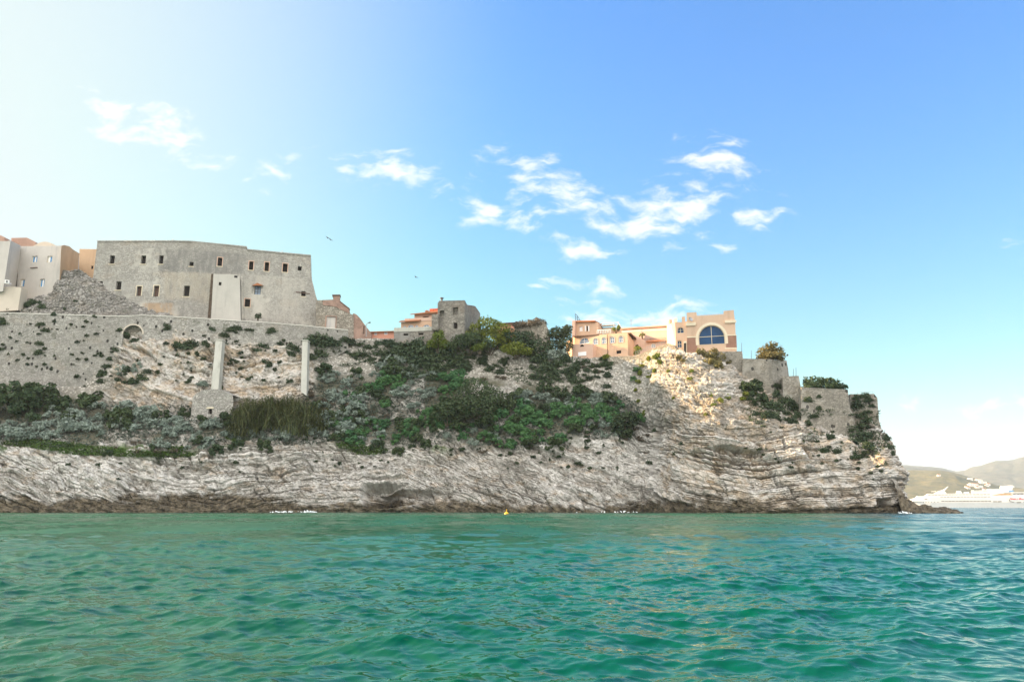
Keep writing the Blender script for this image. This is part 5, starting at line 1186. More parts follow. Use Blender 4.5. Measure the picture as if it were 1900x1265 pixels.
# ivy and dark climbers on the rubble face, walls and bastions
for x, y, r in ((582, 640, 17), (600, 636, 18), (615, 642, 16), (592, 660, 16), (575, 668, 12), (650, 640, 13), (655, 662, 10), (640, 634, 10), (755, 650, 18), (775, 655, 22), (800, 660, 22), (765, 675, 18), (790, 680, 20), (825, 668, 22), (845, 680, 20), (815, 690, 16), (740, 660, 14), (865, 690, 15), (870, 665, 12),
                (835, 655, 14), (725, 640, 10), (700, 640, 8), (895, 660, 10), (880, 650, 12), (905, 690, 9), (1000, 672, 16), (1020, 665, 18), (1035, 678, 16), (1015, 688, 14), (1050, 672, 12), (1055, 695, 10), (1062, 710, 9), (1125, 680, 12), (1128, 700, 10), (1127, 720, 8), (1090, 690, 8), (1085, 672, 9), (985, 662, 10), (1120, 668, 8),
                (340, 648, 16), (357, 642, 12), (325, 645, 10), (380, 640, 8), (417, 625, 9), (428, 615, 8), (440, 612, 9), (412, 640, 9), (505, 617, 9), (486, 645, 12), (476, 652, 8), (545, 650, 12), (538, 660, 9), (500, 680, 10), (490, 672, 8), (520, 640, 7), (392, 612, 8), (308, 606, 9), (310, 612, 6), (536, 710, 8), (410, 735, 11), (420, 752, 9), (405, 720, 8),
                (22, 575, 10), (48, 570, 9), (62, 565, 11), (78, 572, 8), (100, 585, 6), (120, 575, 5), (140, 560, 4), (8, 578, 9), (175, 588, 4), (230, 620, 9), (235, 628, 8), (250, 634, 8), (222, 614, 6), (212, 650, 8), (203, 668, 6), (200, 682, 8), (190, 698, 11), (186, 710, 8), (74, 640, 7), (73, 657, 8), (76, 604, 7), (84, 615, 7), (2, 602, 12), (0, 650, 7), (260, 706, 14), (245, 712, 10), (235, 690, 9), (275, 692, 9),
                (1592, 755, 12), (1595, 775, 13), (1600, 795, 14), (1605, 815, 14), (1612, 832, 13), (1590, 740, 9), (1612, 745, 9), (1606, 738, 8), (1618, 755, 6), (1645, 815, 9), (1650, 832, 10), (1655, 845, 9), (1640, 800, 7), (1500, 745, 8), (1520, 738, 6), (1540, 815, 10), (1528, 840, 10), (1552, 842, 9), (1590, 850, 10), (1510, 775, 8),
                (1440, 735, 12), (1455, 748, 14), (1470, 752, 10), (1440, 760, 13), (1420, 755, 14), (1425, 775, 11), (1445, 720, 9), (1480, 775, 11), (1500, 790, 10), (1470, 785, 10), (1405, 770, 8), (1438, 718, 7), (1520, 760, 6), (1265, 825, 5), (1252, 842, 6), (1215, 800, 6), (1205, 860, 6)):
    plant('ivy', x, y, r, stretch=(1, .8, 1.1), sink=-.1)
# loose tufts in the retaining wall and the rock
scatter('tuft', [(110, 640, 110, 50, 40, 1.4, 5.5), (190, 690, 60, 40, 16, 3, 7), (430, 640, 130, 30, 36, 1.6, 7), (440, 690, 120, 24, 22, 3, 7), (690, 655, 60, 22, 24, 3, 7), (920, 680, 70, 20, 20, 3, 7), (1100, 690, 40, 20, 12, 3, 6), (300, 690, 70, 30, 14, 3, 7)])
scatter('tuft', [(1480, 830, 100, 40, 20, 3, 6), (1600, 870, 50, 30, 10, 3, 6), (250, 870, 220, 24, 12, 3, 6), (700, 850, 120, 20, 14, 3, 6), (1050, 860, 120, 20, 14, 3, 6), (900, 838, 260, 12, 34, 3, 7), (560, 812, 60, 6, 8, 3, 6), (1100, 815, 70, 14, 12, 3, 7)])
scatter('dry', [(900, 700, 40, 10, 4, 6, 10), (950, 640, 30, 4, 3, 5, 8), (1100, 680, 30, 12, 6, 5, 9), (600, 735, 60, 30, 10, 7, 11), (880, 830, 50, 16, 6, 6, 10), (270, 830, 80, 14, 6, 6, 10), (700, 770, 60, 20, 8, 6, 10), (1190, 800, 14, 16, 4, 6, 9)])
# sunlit plants on the headland
for x, y, r in ((1195, 680, 9), (1205, 668, 8), (1218, 664, 10), (1225, 676, 8), (1188, 695, 8), (1185, 710, 7), (1180, 725, 6), (1205, 700, 7), (1280, 703, 7), (1283, 690, 5), (1240, 690, 6), (1215, 690, 6), (1335, 745, 8), (1325, 752, 7), (1310, 770, 7), (1350, 740, 8), (1320, 735, 6), (1125, 665, 8), (1045, 662, 6), (1250, 740, 5), (1195, 770, 7), (1185, 745, 6)):
    plant('lime', x, y, r, stretch=(1, .7, 1.1), sink=.1)
for x, y, r in ((1270, 668, 10), (1262, 664, 8), (1300, 655, 14), (1320, 660, 18), (1338, 664, 16), (1315, 672, 15), (1332, 678, 12), (1352, 672, 8)):
    plant('blond', x, y, r, stretch=(1, .8, 1), sink=.3)
for x, y, r in ((1385, 722, 17), (1400, 728, 17), (1412, 740, 13), (1392, 745, 12), (1402, 712, 12)): plant('dark', x, y, r, sink=.4)
for x, y, r in ((1392, 722, 8), (1384, 735, 9), (1376, 742, 8), (1398, 732, 7)): plant('lime', x, y, r, sink=.0)
scatter('ivy', [(790, 668, 80, 34, 26, 12, 22), (690, 652, 55, 20, 12, 8, 15), (1030, 684, 55, 24, 14, 9, 16), (900, 680, 50, 16, 8, 8, 13), (1090, 690, 40, 22, 8, 7, 12), (1600, 800, 22, 50, 12, 7, 12), (1450, 762, 40, 20, 10, 8, 13)])
scatter('dark', [(760, 800, 60, 20, 8, 9, 15), (990, 790, 90, 36, 12, 9, 16), (640, 790, 60, 24, 8, 9, 14), (700, 735, 50, 20, 6, 9, 14)])
name_scatter()

# --- standing trees and big bushes, each with its own crown and trunk
def tree(name, label, cat, x, y, Y, lumps_px, n, size, leaf, group=None, tilt=.8, shell=.45):
    """lumps are (dx, dy, rx, ry) in photograph pixels round the base pixel (x, y)"""
    b = at(x, y, Y); k = Y / F_PX
    root = empty(name, b, label, cat, group); g = random.Random(hash(label) % 1000 + len(lumps_px))
    g = random.Random(len(label) * 7 + int(x))
    lumps = [(dx * k, g.uniform(-.5, .5) * rx * k, -dy * k, rx * k, rx * k * .85, ry * k) for dx, dy, rx, ry in lumps_px]
    me = lump_mesh(name + '_crown', lumps, n, size, int(x), LEAF[leaf], tilt, shell); c = link('crown', me, root)
    V = []; Fc = []
    for i, lu in enumerate(lumps[:7]):
        P0 = Vector((lu[0] * .15, lu[1] * .15, -.6)); P1 = Vector((lu[0] * .5, lu[1] * .5, lu[2] * .55)); P2 = Vector((lu[0] * .95, lu[1] * .9, lu[2] + lu[5] * .3))
        add_bar(V, Fc, P0, P1, .22, .14); add_bar(V, Fc, P1, P2, .14, .05)
    mesh_of('trunk', V, Fc, LEAF['bark'], root); return root
G = 'bushes along the crest between ruin and villa'
tree('crest_tree', 'tall yellow-green tree lit on top, in front of the low shed', 'tree', 905, 655, 156.4, [(-20, -42, 22, 18), (0, -50, 24, 20), (22, -44, 22, 18), (-38, -28, 18, 16), (10, -28, 30, 20), (38, -30, 20, 18)], 5200, .30, 'lime', G)
tree('crest_tree', 'dark evergreen tree right of the yellow-green tree, before the broken wall', 'tree', 965, 662, 156.0, [(-10, -38, 26, 18), (15, -35, 22, 18), (-30, -25, 22, 16), (30, -20, 20, 15), (0, -15, 30, 15)], 4800, .28, 'dark', G)
tree('crest_bush', 'dark rounded bush at the foot of the roofless ruin', 'bush', 868, 655, 155.4, [(-12, -22, 22, 15), (10, -26, 22, 14), (28, -16, 18, 13), (-28, -12, 15, 10)], 3200, .26, 'dark', G)
tree('crest_bush', 'bright yellow-green bush beside the rubble pier', 'bush', 813, 650, 155.0, [(0, -22, 15, 13), (-10, -12, 12, 10), (10, -10, 14, 10), (3, -32, 9, 8)], 1900, .24, 'lime', G)
tree('crest_bush', 'low bright bush in front of the dark evergreen tree', 'bush', 958, 660, 153.4, [(-18, -14, 14, 8), (0, -18, 18, 9), (18, -10, 16, 8), (-4, -8, 20, 8)], 2200, .22, 'lime', G)
tree('crest_bush', 'small bright bush on the crest under the dark rounded bush', 'bush', 890, 652, 153.4, [(0, -9, 10, 7), (-10, -5, 8, 5), (8, -14, 6, 6)], 700, .22, 'lime', G)
tree('crest_tree', 'dark dense tree with yellowish crown against the villa end wall', 'tree', 1040, 668, 158.0, [(-8, -50, 18, 14), (10, -55, 14, 12), (-16, -34, 16, 18), (8, -32, 18, 20), (-4, -14, 22, 14), (14, -60, 10, 8)], 4200, .28, 'tuft', G)
tree('crest_bush', 'grey-green bush under the villa end wall tree', 'bush', 1034, 668, 154.5, [(-8, -10, 14, 10), (8, -12, 12, 10)], 1100, .22, 'silver', G)
tree('crest_bush', 'reddish dry bush overgrowing the top of the broken wall', 'bush', 985, 606, 157.8, [(-22, -4, 14, 7), (-6, -6, 14, 8), (12, -8, 12, 8), (24, -6, 8, 9)], 1500, .24, 'dry', G)
tree('fig_tree', 'airy round fig tree standing on the stained bastion', 'tree', 1431, 672, 137.6, [(0, -22, 20, 14), (-12, -18, 14, 12), (13, -18, 14, 13), (0, -10, 24, 9), (-18, -10, 9, 8), (19, -9, 8, 8), (2, -33, 12, 7)], 1500, .34, 'blond', None, 1.0, .35)
tree('dark_shrub', 'wide dark shrub spreading over the broad battered bastion', 'bush', 1530, 724, 132.6, [(-8, -16, 24, 12), (12, -14, 22, 11), (-26, -8, 16, 9), (30, -6, 14, 7), (0, -6, 34, 8)], 3000, .26, 'dark', None, .9, .4)
tree('young_pine', 'thin young conifer rising left of the wide dark shrub', 'tree', 1497, 722, 132.8, [(0, -22, 4, 9), (0, -12, 7, 8), (0, -4, 9, 6)], 420, .22, 'ivy', None, .9, .3)
tree('olive_thicket', 'big dark olive thicket in the middle of the slope', 'tree', 885, 775, 148.2, [(0, -52, 34, 22), (-22, -36, 30, 22), (26, -38, 32, 22), (-42, -22, 26, 20), (44, -22, 22, 16), (0, -22, 40, 22), (-24, -4, 28, 14)], 7000, .27, 'dark', None, .8, .5)
tree('olive_thicket', 'smaller dark thicket joined to the lower left of the big olive thicket', 'tree', 830, 785, 147.4, [(0, -26, 22, 16), (-14, -14, 18, 14), (14, -12, 20, 14)], 2600, .26, 'dark', None, .8, .5)
tree('prickly_pear', 'tall grey-green prickly pear clump beside the dark cleft', 'cactus', 1160, 812, 143.0, [(0, -34, 18, 16), (-14, -22, 14, 16), (14, -18, 14, 16), (-2, -8, 20, 12), (18, -40, 10, 9)], 900, .42, 'tuft', None, 1.2, .3)
tree('fort_bush', 'small round bush growing at the foot of the fort wall', 'bush', 479, 590, 157.5, [(0, -5, 6, 6), (-3, -1, 4, 4)], 320, .2, 'ivy')
tree('garden_bush', 'small green garden bush beside the villa end gable', 'bush', 1184, 660, 154.6, [(0, -12, 8, 8), (-3, -4, 7, 6), (4, -6, 6, 6)], 520, .22, 'lime')
tree('terrace_plant', 'potted plant trailing on the villa roof terrace', 'plant', 1143, 614, 158.6, [(-4, -4, 4, 4), (5, -6, 4, 6)], 260, .2, 'lime')
tree('wall_weed', 'tuft of weed growing from the long hall wall', 'plant', 1192, 624, 160.4, [(0, -3, 5, 4), (-3, -1, 3, 3)], 180, .2, 'lime')

# --- reed bed, grass and ground cover: nobody could count these
def stuff(name, V, Fq, mat, kind='stuff'):
    me = np_mesh(name, V, Fq); me.materials.append(mat); o = link(name, me); o['kind'] = kind; return o
def reeds():
    rg = np.random.RandomState(5); V = []; Q = []
    pts = []
    for _ in range(4200):
        x = rg.uniform(430, 618); y = rg.uniform(762, 806) + 6 * math.sin(x / 17)
        if x > 560 and rg.rand() < (x - 560) / 60: continue
        h = hit(x, y)
        if h: pts.append((h[0], x))
    for p, x in pts:
        ht = rg.uniform(1.4, 4.6) * (.72 + .3 * math.sin(x / 9.0 + 1) * math.sin(x / 23.0) + .12 * math.sin(x / 4.1)) * min(1, (x - 424) / 30, (626 - x) / 50 + .25); lean = rg.normal(0, .75, 2); w = rg.uniform(.05, .13)
        q = p + Vector((rg.normal(0, .3), rg.normal(0, 1.2), 0)); k = len(V)
        side = Vector((math.cos(rg.uniform(0, 3.14)), .5, 0)) * w
        for t in (0, .5, 1):
            c = q + Vector((lean[0] * t * t, lean[1] * t * t, ht * t * (1 - .1 * t))); ww = side * (1 - .8 * t * t)
            V += [c - ww, c + ww]
        Q += [[k, k + 1, k + 3, k + 2], [k + 2, k + 3, k + 5, k + 4]]
        for _ in range(5):                                            # drooping blades near the top
            k = len(V); t = rg.uniform(.45, .98); c = q + Vector((lean[0] * t * t, lean[1] * t * t, ht * t)); a = rg.uniform(0, 6.28); l = rg.uniform(.5, 1.0); d = Vector((math.cos(a), math.sin(a), rg.uniform(-.2, .8))).normalized() * l
            u = d.cross(Vector((0, 0, 1))).normalized() * .07
            V += [c - u, c + u, c + d + u * .2, c + d - u * .2]; Q += [[k, k + 1, k + 2, k + 3]]
    return stuff('reed_bed', [tuple(v) for v in V], Q, LEAF['reed'])
reeds()
def cover(name, cnt, size, leaf, zones, seed, lift=.12, thin=None):
    rg = np.random.RandomState(seed); P = []; Nn = []
    tot = sum(z[4] for z in zones)
    for (cx, cy, rx, ry, w) in zones:
        for _ in range(int(cnt * w / tot)):
            a = rg.uniform(0, 6.283); q = math.sqrt(rg.rand()); x = cx + rx * q * math.cos(a); y = cy + ry * q * math.sin(a)
            if thin is not None and vnoise(np.array(x / thin), np.array(y / thin * 1.8), np.array(0.), seed) < .05: continue
            h = hit(x, y)
            if h is None: continue
            for _k in range(4):
                P.append(h[0] + Vector((rg.normal(0, .22), rg.normal(0, .22) - .05, abs(rg.normal(0, lift))))); Nn.append((0, -.4, 1))
    V, Q = leaf_quads(np.array([tuple(p) for p in P]), np.array(Nn, float), size, rg, .9, 1.9)
    return stuff(name, V, Q, LEAF[leaf])
cover('ground_cover', 11000, .2, 'cover', [(100, 785, 180, 45, 3), (330, 790, 130, 40, 2), (540, 800, 120, 26, 1.5), (640, 760, 90, 60, 2.5), (780, 760, 110, 70, 3), (960, 780, 130, 55, 3), (1110, 770, 80, 45, 2)], 91)
cover('grass', 4200, .16, 'grass', [(60, 822, 55, 8, 1.5), (110, 828, 50, 8, 1.5), (170, 836, 60, 9, 2), (255, 842, 60, 6, 1.2), (315, 843, 50, 6, 1), (650, 826, 26, 8, .8), (685, 836, 36, 8, 1.0), (330, 832, 20, 4, .4)], 92, .08)
cover('wall_moss', 5200, .18, 'ivy', [(660, 655, 90, 26, 2), (800, 670, 120, 40, 3), (1030, 690, 90, 30, 2), (1440, 765, 60, 30, 1.2), (1540, 800, 70, 40, 1.0), (1610, 800, 36, 60, 1.4)], 93, .1, 26)

# ------------------------------------------------------------------ shore rocks, buoy, foam, concrete strips and the stone hut
def blob_rock(name, label, x0, x1, ybase, Y, prof, seed, depth=5.0):
    """low rock: profile [(col, row)] of its crest, filled out front and back"""
    rows = []
    for (x, y) in prof:
        c = at(x, y, Y); zt = c.z; b = at(x, ybase, Y)
        r = [Vector((c.x, Y - depth * .55 * min(1, zt / 1.2 + .25), -1.2)), Vector((c.x, Y - depth * .42 * min(1, zt / 1.2 + .2), .15 * zt)), Vector((c.x, Y - depth * .18, zt * .78)), Vector((c.x, Y, zt)), Vector((c.x, Y + depth * .25, zt * .75)), Vector((c.x, Y + depth * .5, -1.2))]
        rows.append(r)
    me = rock_mesh(name, rows, 120, 50, .32, seed)
    a = me.attributes['wet']; n = len(me.vertices); co = np.zeros(n * 3, np.float32); me.vertices.foreach_get('co', co)
    a.data.foreach_set('value', np.clip(1.15 - (co[2::3] / 6.5) ** 2, .25, 1).astype(np.float32))
    o = link(name, me, None, bpy.data.materials['limestone']); setp(o, label, 'rock'); return o
blob_rock('reef_rock', 'long low dark reef of rock running into the sea from the tip of the headland', 1655, 1780, 950, 121.5, [(1650, 880), (1664, 896), (1672, 915), (1680, 926), (1690, 928), (1700, 934), (1709, 937), (1716, 934.5), (1724, 938), (1730, 940), (1745, 941), (1756, 940), (1766, 942), (1774, 946), (1780, 952)], 81, 6)
kn = blob_rock('knob_rock', 'small dark rock knob on top of the low reef', 1706, 1722, 946, 122.2, [(1705, 944), (1708, 936.5), (1713, 934), (1718, 936), (1722, 938.5), (1727, 937.5), (1731, 943)], 82, 2.0)

def strip(label, Y0, Y1, px):
    """cast concrete strip leaning against the rock"""
    (x0, y0), (x1, y1), (x2, y2), (x3, y3) = px                       # top left, top right, bottom right, bottom left
    c = [at(x0, y0, Y0), at(x1, y1, Y0), at(x2, y2, Y1), at(x3, y3, Y1)]
    root = empty('concrete_buttress', c[3], label, 'buttress')
    V = c + [v + Vector((0, 1.6, 0)) for v in c]
    V = [v + Vector((0, 0, 0)) for v in V]
    mesh = rel(mesh_of('shaft', V, [[3, 2, 1, 0], [4, 5, 6, 7], [0, 1, 5, 4], [1, 2, 6, 5], [2, 3, 7, 6], [3, 0, 4, 7]], M['concrete'], root), root)
    cap = [c[0] + Vector((-.12, -.12, .0)), c[1] + Vector((.12, -.12, .0)), c[1] + Vector((.12, 1.5, .0)), c[0] + Vector((-.12, 1.5, .0))]
    rel(slab('cap', [v + Vector((0, 0, .25)) for v in cap], .25, M['concrete'], root), root); return root
strip('tall pale concrete buttress strip standing on the stone hut', 149.2, 145.6, [(400, 631), (412.5, 632), (405, 722), (391.5, 722)])
strip('pale concrete buttress strip beside the ivy under the wall', 151.4, 148.0, [(561, 632), (571, 633), (568.5, 734), (558, 726)])
HU = Plan((350, 144.6), (432, 143.8), (440, 149), y=755)
structure('stone_hut', 'small square hut of pale coursed stone with one tiny window on the slope', 'hut', HU, [(358, 735), (376, 723), (409, 722), (432, 733), (430, 800), (351, 800)], 5, M['hut'], [fw(390, 763, 7, 9), fw(390, 780, 4, 4)], reveal=.5,
    extra=lambda r, p: rel(panel(p, rect(p, 390, 756.5, 13, 2.5), -.08, .3, M['trim'], 'lintel', r), r))

buoy = empty('mooring_buoy', (at(940, 950, 108).x, 108, 0), 'small yellow mooring buoy floating in front of the cliff foot', 'buoy')
M['yellow'] = mat_plain('yellow_plastic', (.70, .42, .03), .45, .1, 4)
lathe('float', [(.05, -.25), (.26, -.18), (.34, 0), (.3, .16), (.15, .27), (.04, .3)], M['yellow'], buoy, (0, 0, 0))
lathe('staff', [(.035, .28), (.035, .55), (.07, .56), (.07, .64), (.02, .66)], M['yellow'], buoy, (0, 0, 0), 8)
def foam():
    rg = np.random.RandomState(8); P = []
    for cx, w, n, Y in ((577, 13, 70, 0), (530, 26, 50, 0), (1672, 8, 50, 0), (1140, 40, 24, 0)):
        for _ in range(n):
            x = cx + rg.normal(0, w * .5)
            base = np.interp(x, [s[0] for s in ST[:26]], [s[1] for s in ST[:26]])
            c = at(x, 944, base - 1.2); P.append((c.x, c.y - abs(rg.normal(0, .9)), abs(rg.normal(0, .09 if cx != 575 else .2)) + .04))
    P = np.array(P); V, Q = leaf_quads(P, np.tile([0, -.3, 1.], (len(P), 1)), .2, rg, .5, 2.6)
    me = np_mesh('foam', V, Q); me.materials.append(mat_plain('sea_foam', (.82, .86, .86), .7, .05, 3)); o = link('foam', me); o['kind'] = 'stuff'
foam()

# ------------------------------------------------------------------ posts on the bastions, birds
for x, y0, y1, Y, lb in ((1376, 654, 636, 139, 'thin iron post on the wall edge beside the arched building'), (1394, 668, 650, 138, 'thin iron post left of the fig tree'), (1462, 700, 682, 136, 'thin iron post against the fig tree bastion edge'), (1472, 699, 684, 135, 'shorter of two thin posts on the narrow bastion step'), (1477, 699, 682, 135, 'taller of two thin posts on the narrow bastion step')):
    root = empty('iron_post', at(x, y0, Y), lb, 'post'); V = []; Fc = []
    add_bar(V, Fc, at(x, y0 + 4, Y), at(x, y1, Y), .07, .05); wpart(root, 'shaft', V, Fc, M['iron'])
    V = []; Fc = []; add_bar(V, Fc, at(x, y0 + 3, Y), at(x, y0, Y), .2); wpart(root, 'foot', V, Fc, M['iron'])
an = empty('roof_aerial', at(1171, 610, 165), 'spindly television aerial on the long hall roof', 'aerial'); V = []; Fc = []
add_bar(V, Fc, at(1171, 612, 165), at(1171, 592, 165), .08); wpart(an, 'mast', V, Fc, M['zinc']); V = []; Fc = []
for y in (594, 597, 601): add_bar(V, Fc, at(1168.5, y, 165), at(1173.5, y - .5, 165), .06)
wpart(an, 'crossbars', V, Fc, M['zinc'])
def bird(label, x, y, Y, span, pose, group=None):
    """gull: one continuous body with head and tail, wings raised or folded"""
    c = at(x, y, Y); V = []; Fc = []
    prof = [(-.5, .02), (-.36, .08), (-.1, .15), (.15, .16), (.32, .09), (.42, .10), (.5, .06), (.6, .015)]
    for yy_, r in prof:
        for i in range(8): V.append(Vector((r * math.cos(i * .785), yy_, r * math.sin(i * .785) + (.08 if yy_ > .3 else 0))))
    for k in range(len(prof) - 1):
        for i in range(8): j = (i + 1) % 8; Fc.append([k * 8 + i, (k + 1) * 8 + i, (k + 1) * 8 + j, k * 8 + j])
    Fc += [[i for i in range(8)], [len(V) - 8 + i for i in range(8)][::-1]]
    if pose == 'fly':
        for s in (-1, 1):
            k = len(V); pts = [(.1, .22, .08), (.1, -.15, .06), (.75, .18, .34), (.75, -.12, .34), (1.5, -.05, .2), (1.4, -.2, .2)]
            for q, (a, b, z) in enumerate(pts): V.append(Vector((s * a, b, z))); V.append(Vector((s * a, b, z - .04)))
            Fc += [[k, k + 4, k + 6, k + 2], [k + 4, k + 8, k + 10, k + 6], [k + 1, k + 3, k + 7, k + 5], [k + 5, k + 7, k + 11, k + 9], [k, k + 1, k + 5, k + 4], [k + 4, k + 5, k + 9, k + 8], [k + 2, k + 6, k + 7, k + 3], [k + 6, k + 10, k + 11, k + 7], [k + 8, k + 9, k + 11, k + 10]]
    else:
        k = len(V)
        for s in (-.05, .05): add_bar(V, Fc, Vector((s, 0, -.12)), Vector((s, 0, -.42)), .03)
    o = mesh_of('bird', V, Fc, M['iron'] if pose == 'fly' else M['zinc']); f = span
    o.location = c; o.scale = (f, f, f); o.rotation_euler = (0, 0, R(70 if pose == 'fly' else 60)); setp(o, label, 'bird', group)
bird('dark bird flying over the red cottage, highest of the close pair', 608.5, 442, 150, .55, 'fly', 'birds in the sky')
bird('dark bird flying just behind the highest bird of the pair', 614, 445.5, 152, .5, 'fly', 'birds in the sky')
bird('lone dark bird gliding above the pink house', 772, 514.5, 150, .5, 'fly', 'birds in the sky')
bird('gull perched on the high flat part of the fort parapet', 321, 444.6, 157.4, .55, 'sit', 'gulls on the fort')
bird('gull perched on the lower sloping part of the fort parapet', 524, 466, 161.8, .55, 'sit', 'gulls on the fort')

# ------------------------------------------------------------------ hills across the bay, village houses, cruise ship
def hill(name, Y, crest, seed, depth, cols, amp):
    """ridge traced by its crest line, falling to the water in front and away behind"""
    xs = np.linspace(crest[0][0], crest[-1][0], 260); ys = np.interp(xs, [c[0] for c in crest], [c[1] for c in crest])
    nv = 70; f = np.linspace(0, 1, nv); P = np.zeros((260, nv, 3))
    for i, (x, y) in enumerate(zip(xs, ys)):
        c = at(x, y, Y)
        t = f; P[i, :, 0] = c.x * (1 - (1 - t) * depth / Y); P[i, :, 1] = Y - (1 - t) * depth; P[i, :, 2] = -8 + (c.z + 8) * (np.sin(t * math.pi / 2) ** 1.15)
    X, Yv, Z = P[..., 0], P[..., 1], P[..., 2]; s = amp
    P[..., 2] += (fbm(X / (s * 7), Yv / (s * 9), 0 * X, 5, seed, .55) * s * .9) * np.clip(f * 2.5, 0, 1)[None] * np.clip((Z + 8) / 60, 0, 1) * np.clip((1.02 - f) * 3 + .25, 0, 1)[None]
    back = P[:, -1:, :].copy(); back[..., 1] += depth; back[..., 2] = -10
    P = np.concatenate([P, back], 1)
    me = np_mesh(name, P.reshape(-1, 3), grid_faces(260, nv + 1), smooth=True)
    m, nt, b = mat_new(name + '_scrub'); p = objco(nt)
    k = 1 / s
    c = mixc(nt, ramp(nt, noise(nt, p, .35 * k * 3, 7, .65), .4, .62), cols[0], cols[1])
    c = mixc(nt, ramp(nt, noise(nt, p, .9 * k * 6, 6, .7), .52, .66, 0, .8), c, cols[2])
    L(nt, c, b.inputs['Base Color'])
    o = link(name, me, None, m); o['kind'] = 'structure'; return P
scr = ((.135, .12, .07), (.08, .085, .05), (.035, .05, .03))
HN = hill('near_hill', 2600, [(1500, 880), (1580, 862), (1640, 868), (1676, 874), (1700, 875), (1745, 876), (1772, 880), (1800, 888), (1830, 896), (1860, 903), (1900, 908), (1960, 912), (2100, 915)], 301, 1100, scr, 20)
hill('middle_hill', 4600, [(1560, 875), (1640, 866), (1672, 868), (1735, 871), (1750, 874), (1768, 880), (1790, 878), (1806, 872), (1825, 868), (1850, 862), (1880, 858), (1900, 852), (1960, 840), (2080, 830), (2300, 860)], 302, 1500, ((.10, .10, .09), (.065, .075, .07), (.04, .052, .048)), 42)  # bluish scrub colour puts distance haze into the albedo
hill('far_mountain', 6600, [(1560, 890), (1660, 868), (1720, 872), (1780, 876), (1810, 867), (1835, 858), (1848, 855), (1866, 858), (1890, 866), (1940, 860), (2050, 840), (2300, 862)], 303, 1600, ((.08, .09, .10), (.065, .075, .085), (.05, .06, .07)), 80)  # blue-grey albedo paints in the haze over distance
HT = BVHTree.FromPolygons(HN.reshape(-1, 3).tolist(), grid_faces(260, 71).tolist())
HSPOT = [(1800, 889.5, 7, 'small cream house highest on the hillside'), (1815, 892.5, 11, 'long white house below the highest cream house'), (1813, 891, 5, 'tiny white house touching the long white house'), (1821, 896, 8, 'white house right of the long white house'), (1826, 896.5, 7, 'white house at the end of the upper row'), (1834, 899.5, 5, 'small white house right of the upper row'),
         (1803, 900.5, 12, 'wide cream house over the ship bow deck'), (1802, 898.5, 6, 'upper storey house behind the wide cream house'), (1813, 904.5, 6, 'little white house right of the wide cream house'), (1819, 904, 7, 'white house beside the little white house'), (1811, 899.5, 6, 'pale grey house between the rows'), (1831, 901.5, 6, 'white house above the ship funnel deck'),
         (1797, 906.5, 5, 'small pale house low on the slope'), (1875, 903.5, 9, 'white house right of the ship funnel'), (1827, 909, 6, 'white house just above the ship rail'), (1793, 904.5, 5, 'tiny pale house left of the wide cream house'), (1742, 883, 5, 'lone white house on the bare tan hill')]
for (x, y, w, lb) in HSPOT:
    d = Vector(ray(x, y)).normalized(); r = HT.ray_cast(Vector((0, 0, CAM_H)), d, 6000)
    p = r[0] if r[0] is not None else at(x, y, 2300)
    k = p.y / F_PX; W = w * k * .5; Hh = 2.2 * k; D_ = W * .8
    root = empty('hillside_house', p, lb, 'house', 'white houses on the far hillside')
    V = [Vector((sx * W, sy * D_, z)) for z in (-4, Hh) for sx, sy in ((-1, -1), (1, -1), (1, 1), (-1, 1))]
    mesh_of('wall', V, [[0, 1, 5, 4], [1, 2, 6, 5], [2, 3, 7, 6], [3, 0, 4, 7], [4, 5, 6, 7]], M['white'], root)
    V = [Vector((sx * W * 1.08, sy * D_ * 1.08, Hh)) for sx, sy in ((-1, -1), (1, -1), (1, 1), (-1, 1))] + [Vector((-W * .9, 0, Hh * 1.45)), Vector((W * .9, 0, Hh * 1.45))]
    mesh_of('roof', V, [[0, 1, 5, 4], [2, 3, 4, 5], [3, 0, 4], [1, 2, 5], [3, 2, 1, 0]], M['tile'] if w < 7 else M['lime'], root)
    V = []; Fc = []
    for i in range(3):
        cx = (-.6 + .6 * i) * W; j = len(V); V += [Vector((cx - W * .1, -D_ - .15, Hh * .3)), Vector((cx + W * .1, -D_ - .15, Hh * .3)), Vector((cx + W * .1, -D_ - .15, Hh * .75)), Vector((cx - W * .1, -D_ - .15, Hh * .75))]; Fc.append([j, j + 1, j + 2, j + 3])
    mesh_of('window', V, Fc, M['dark'], root)

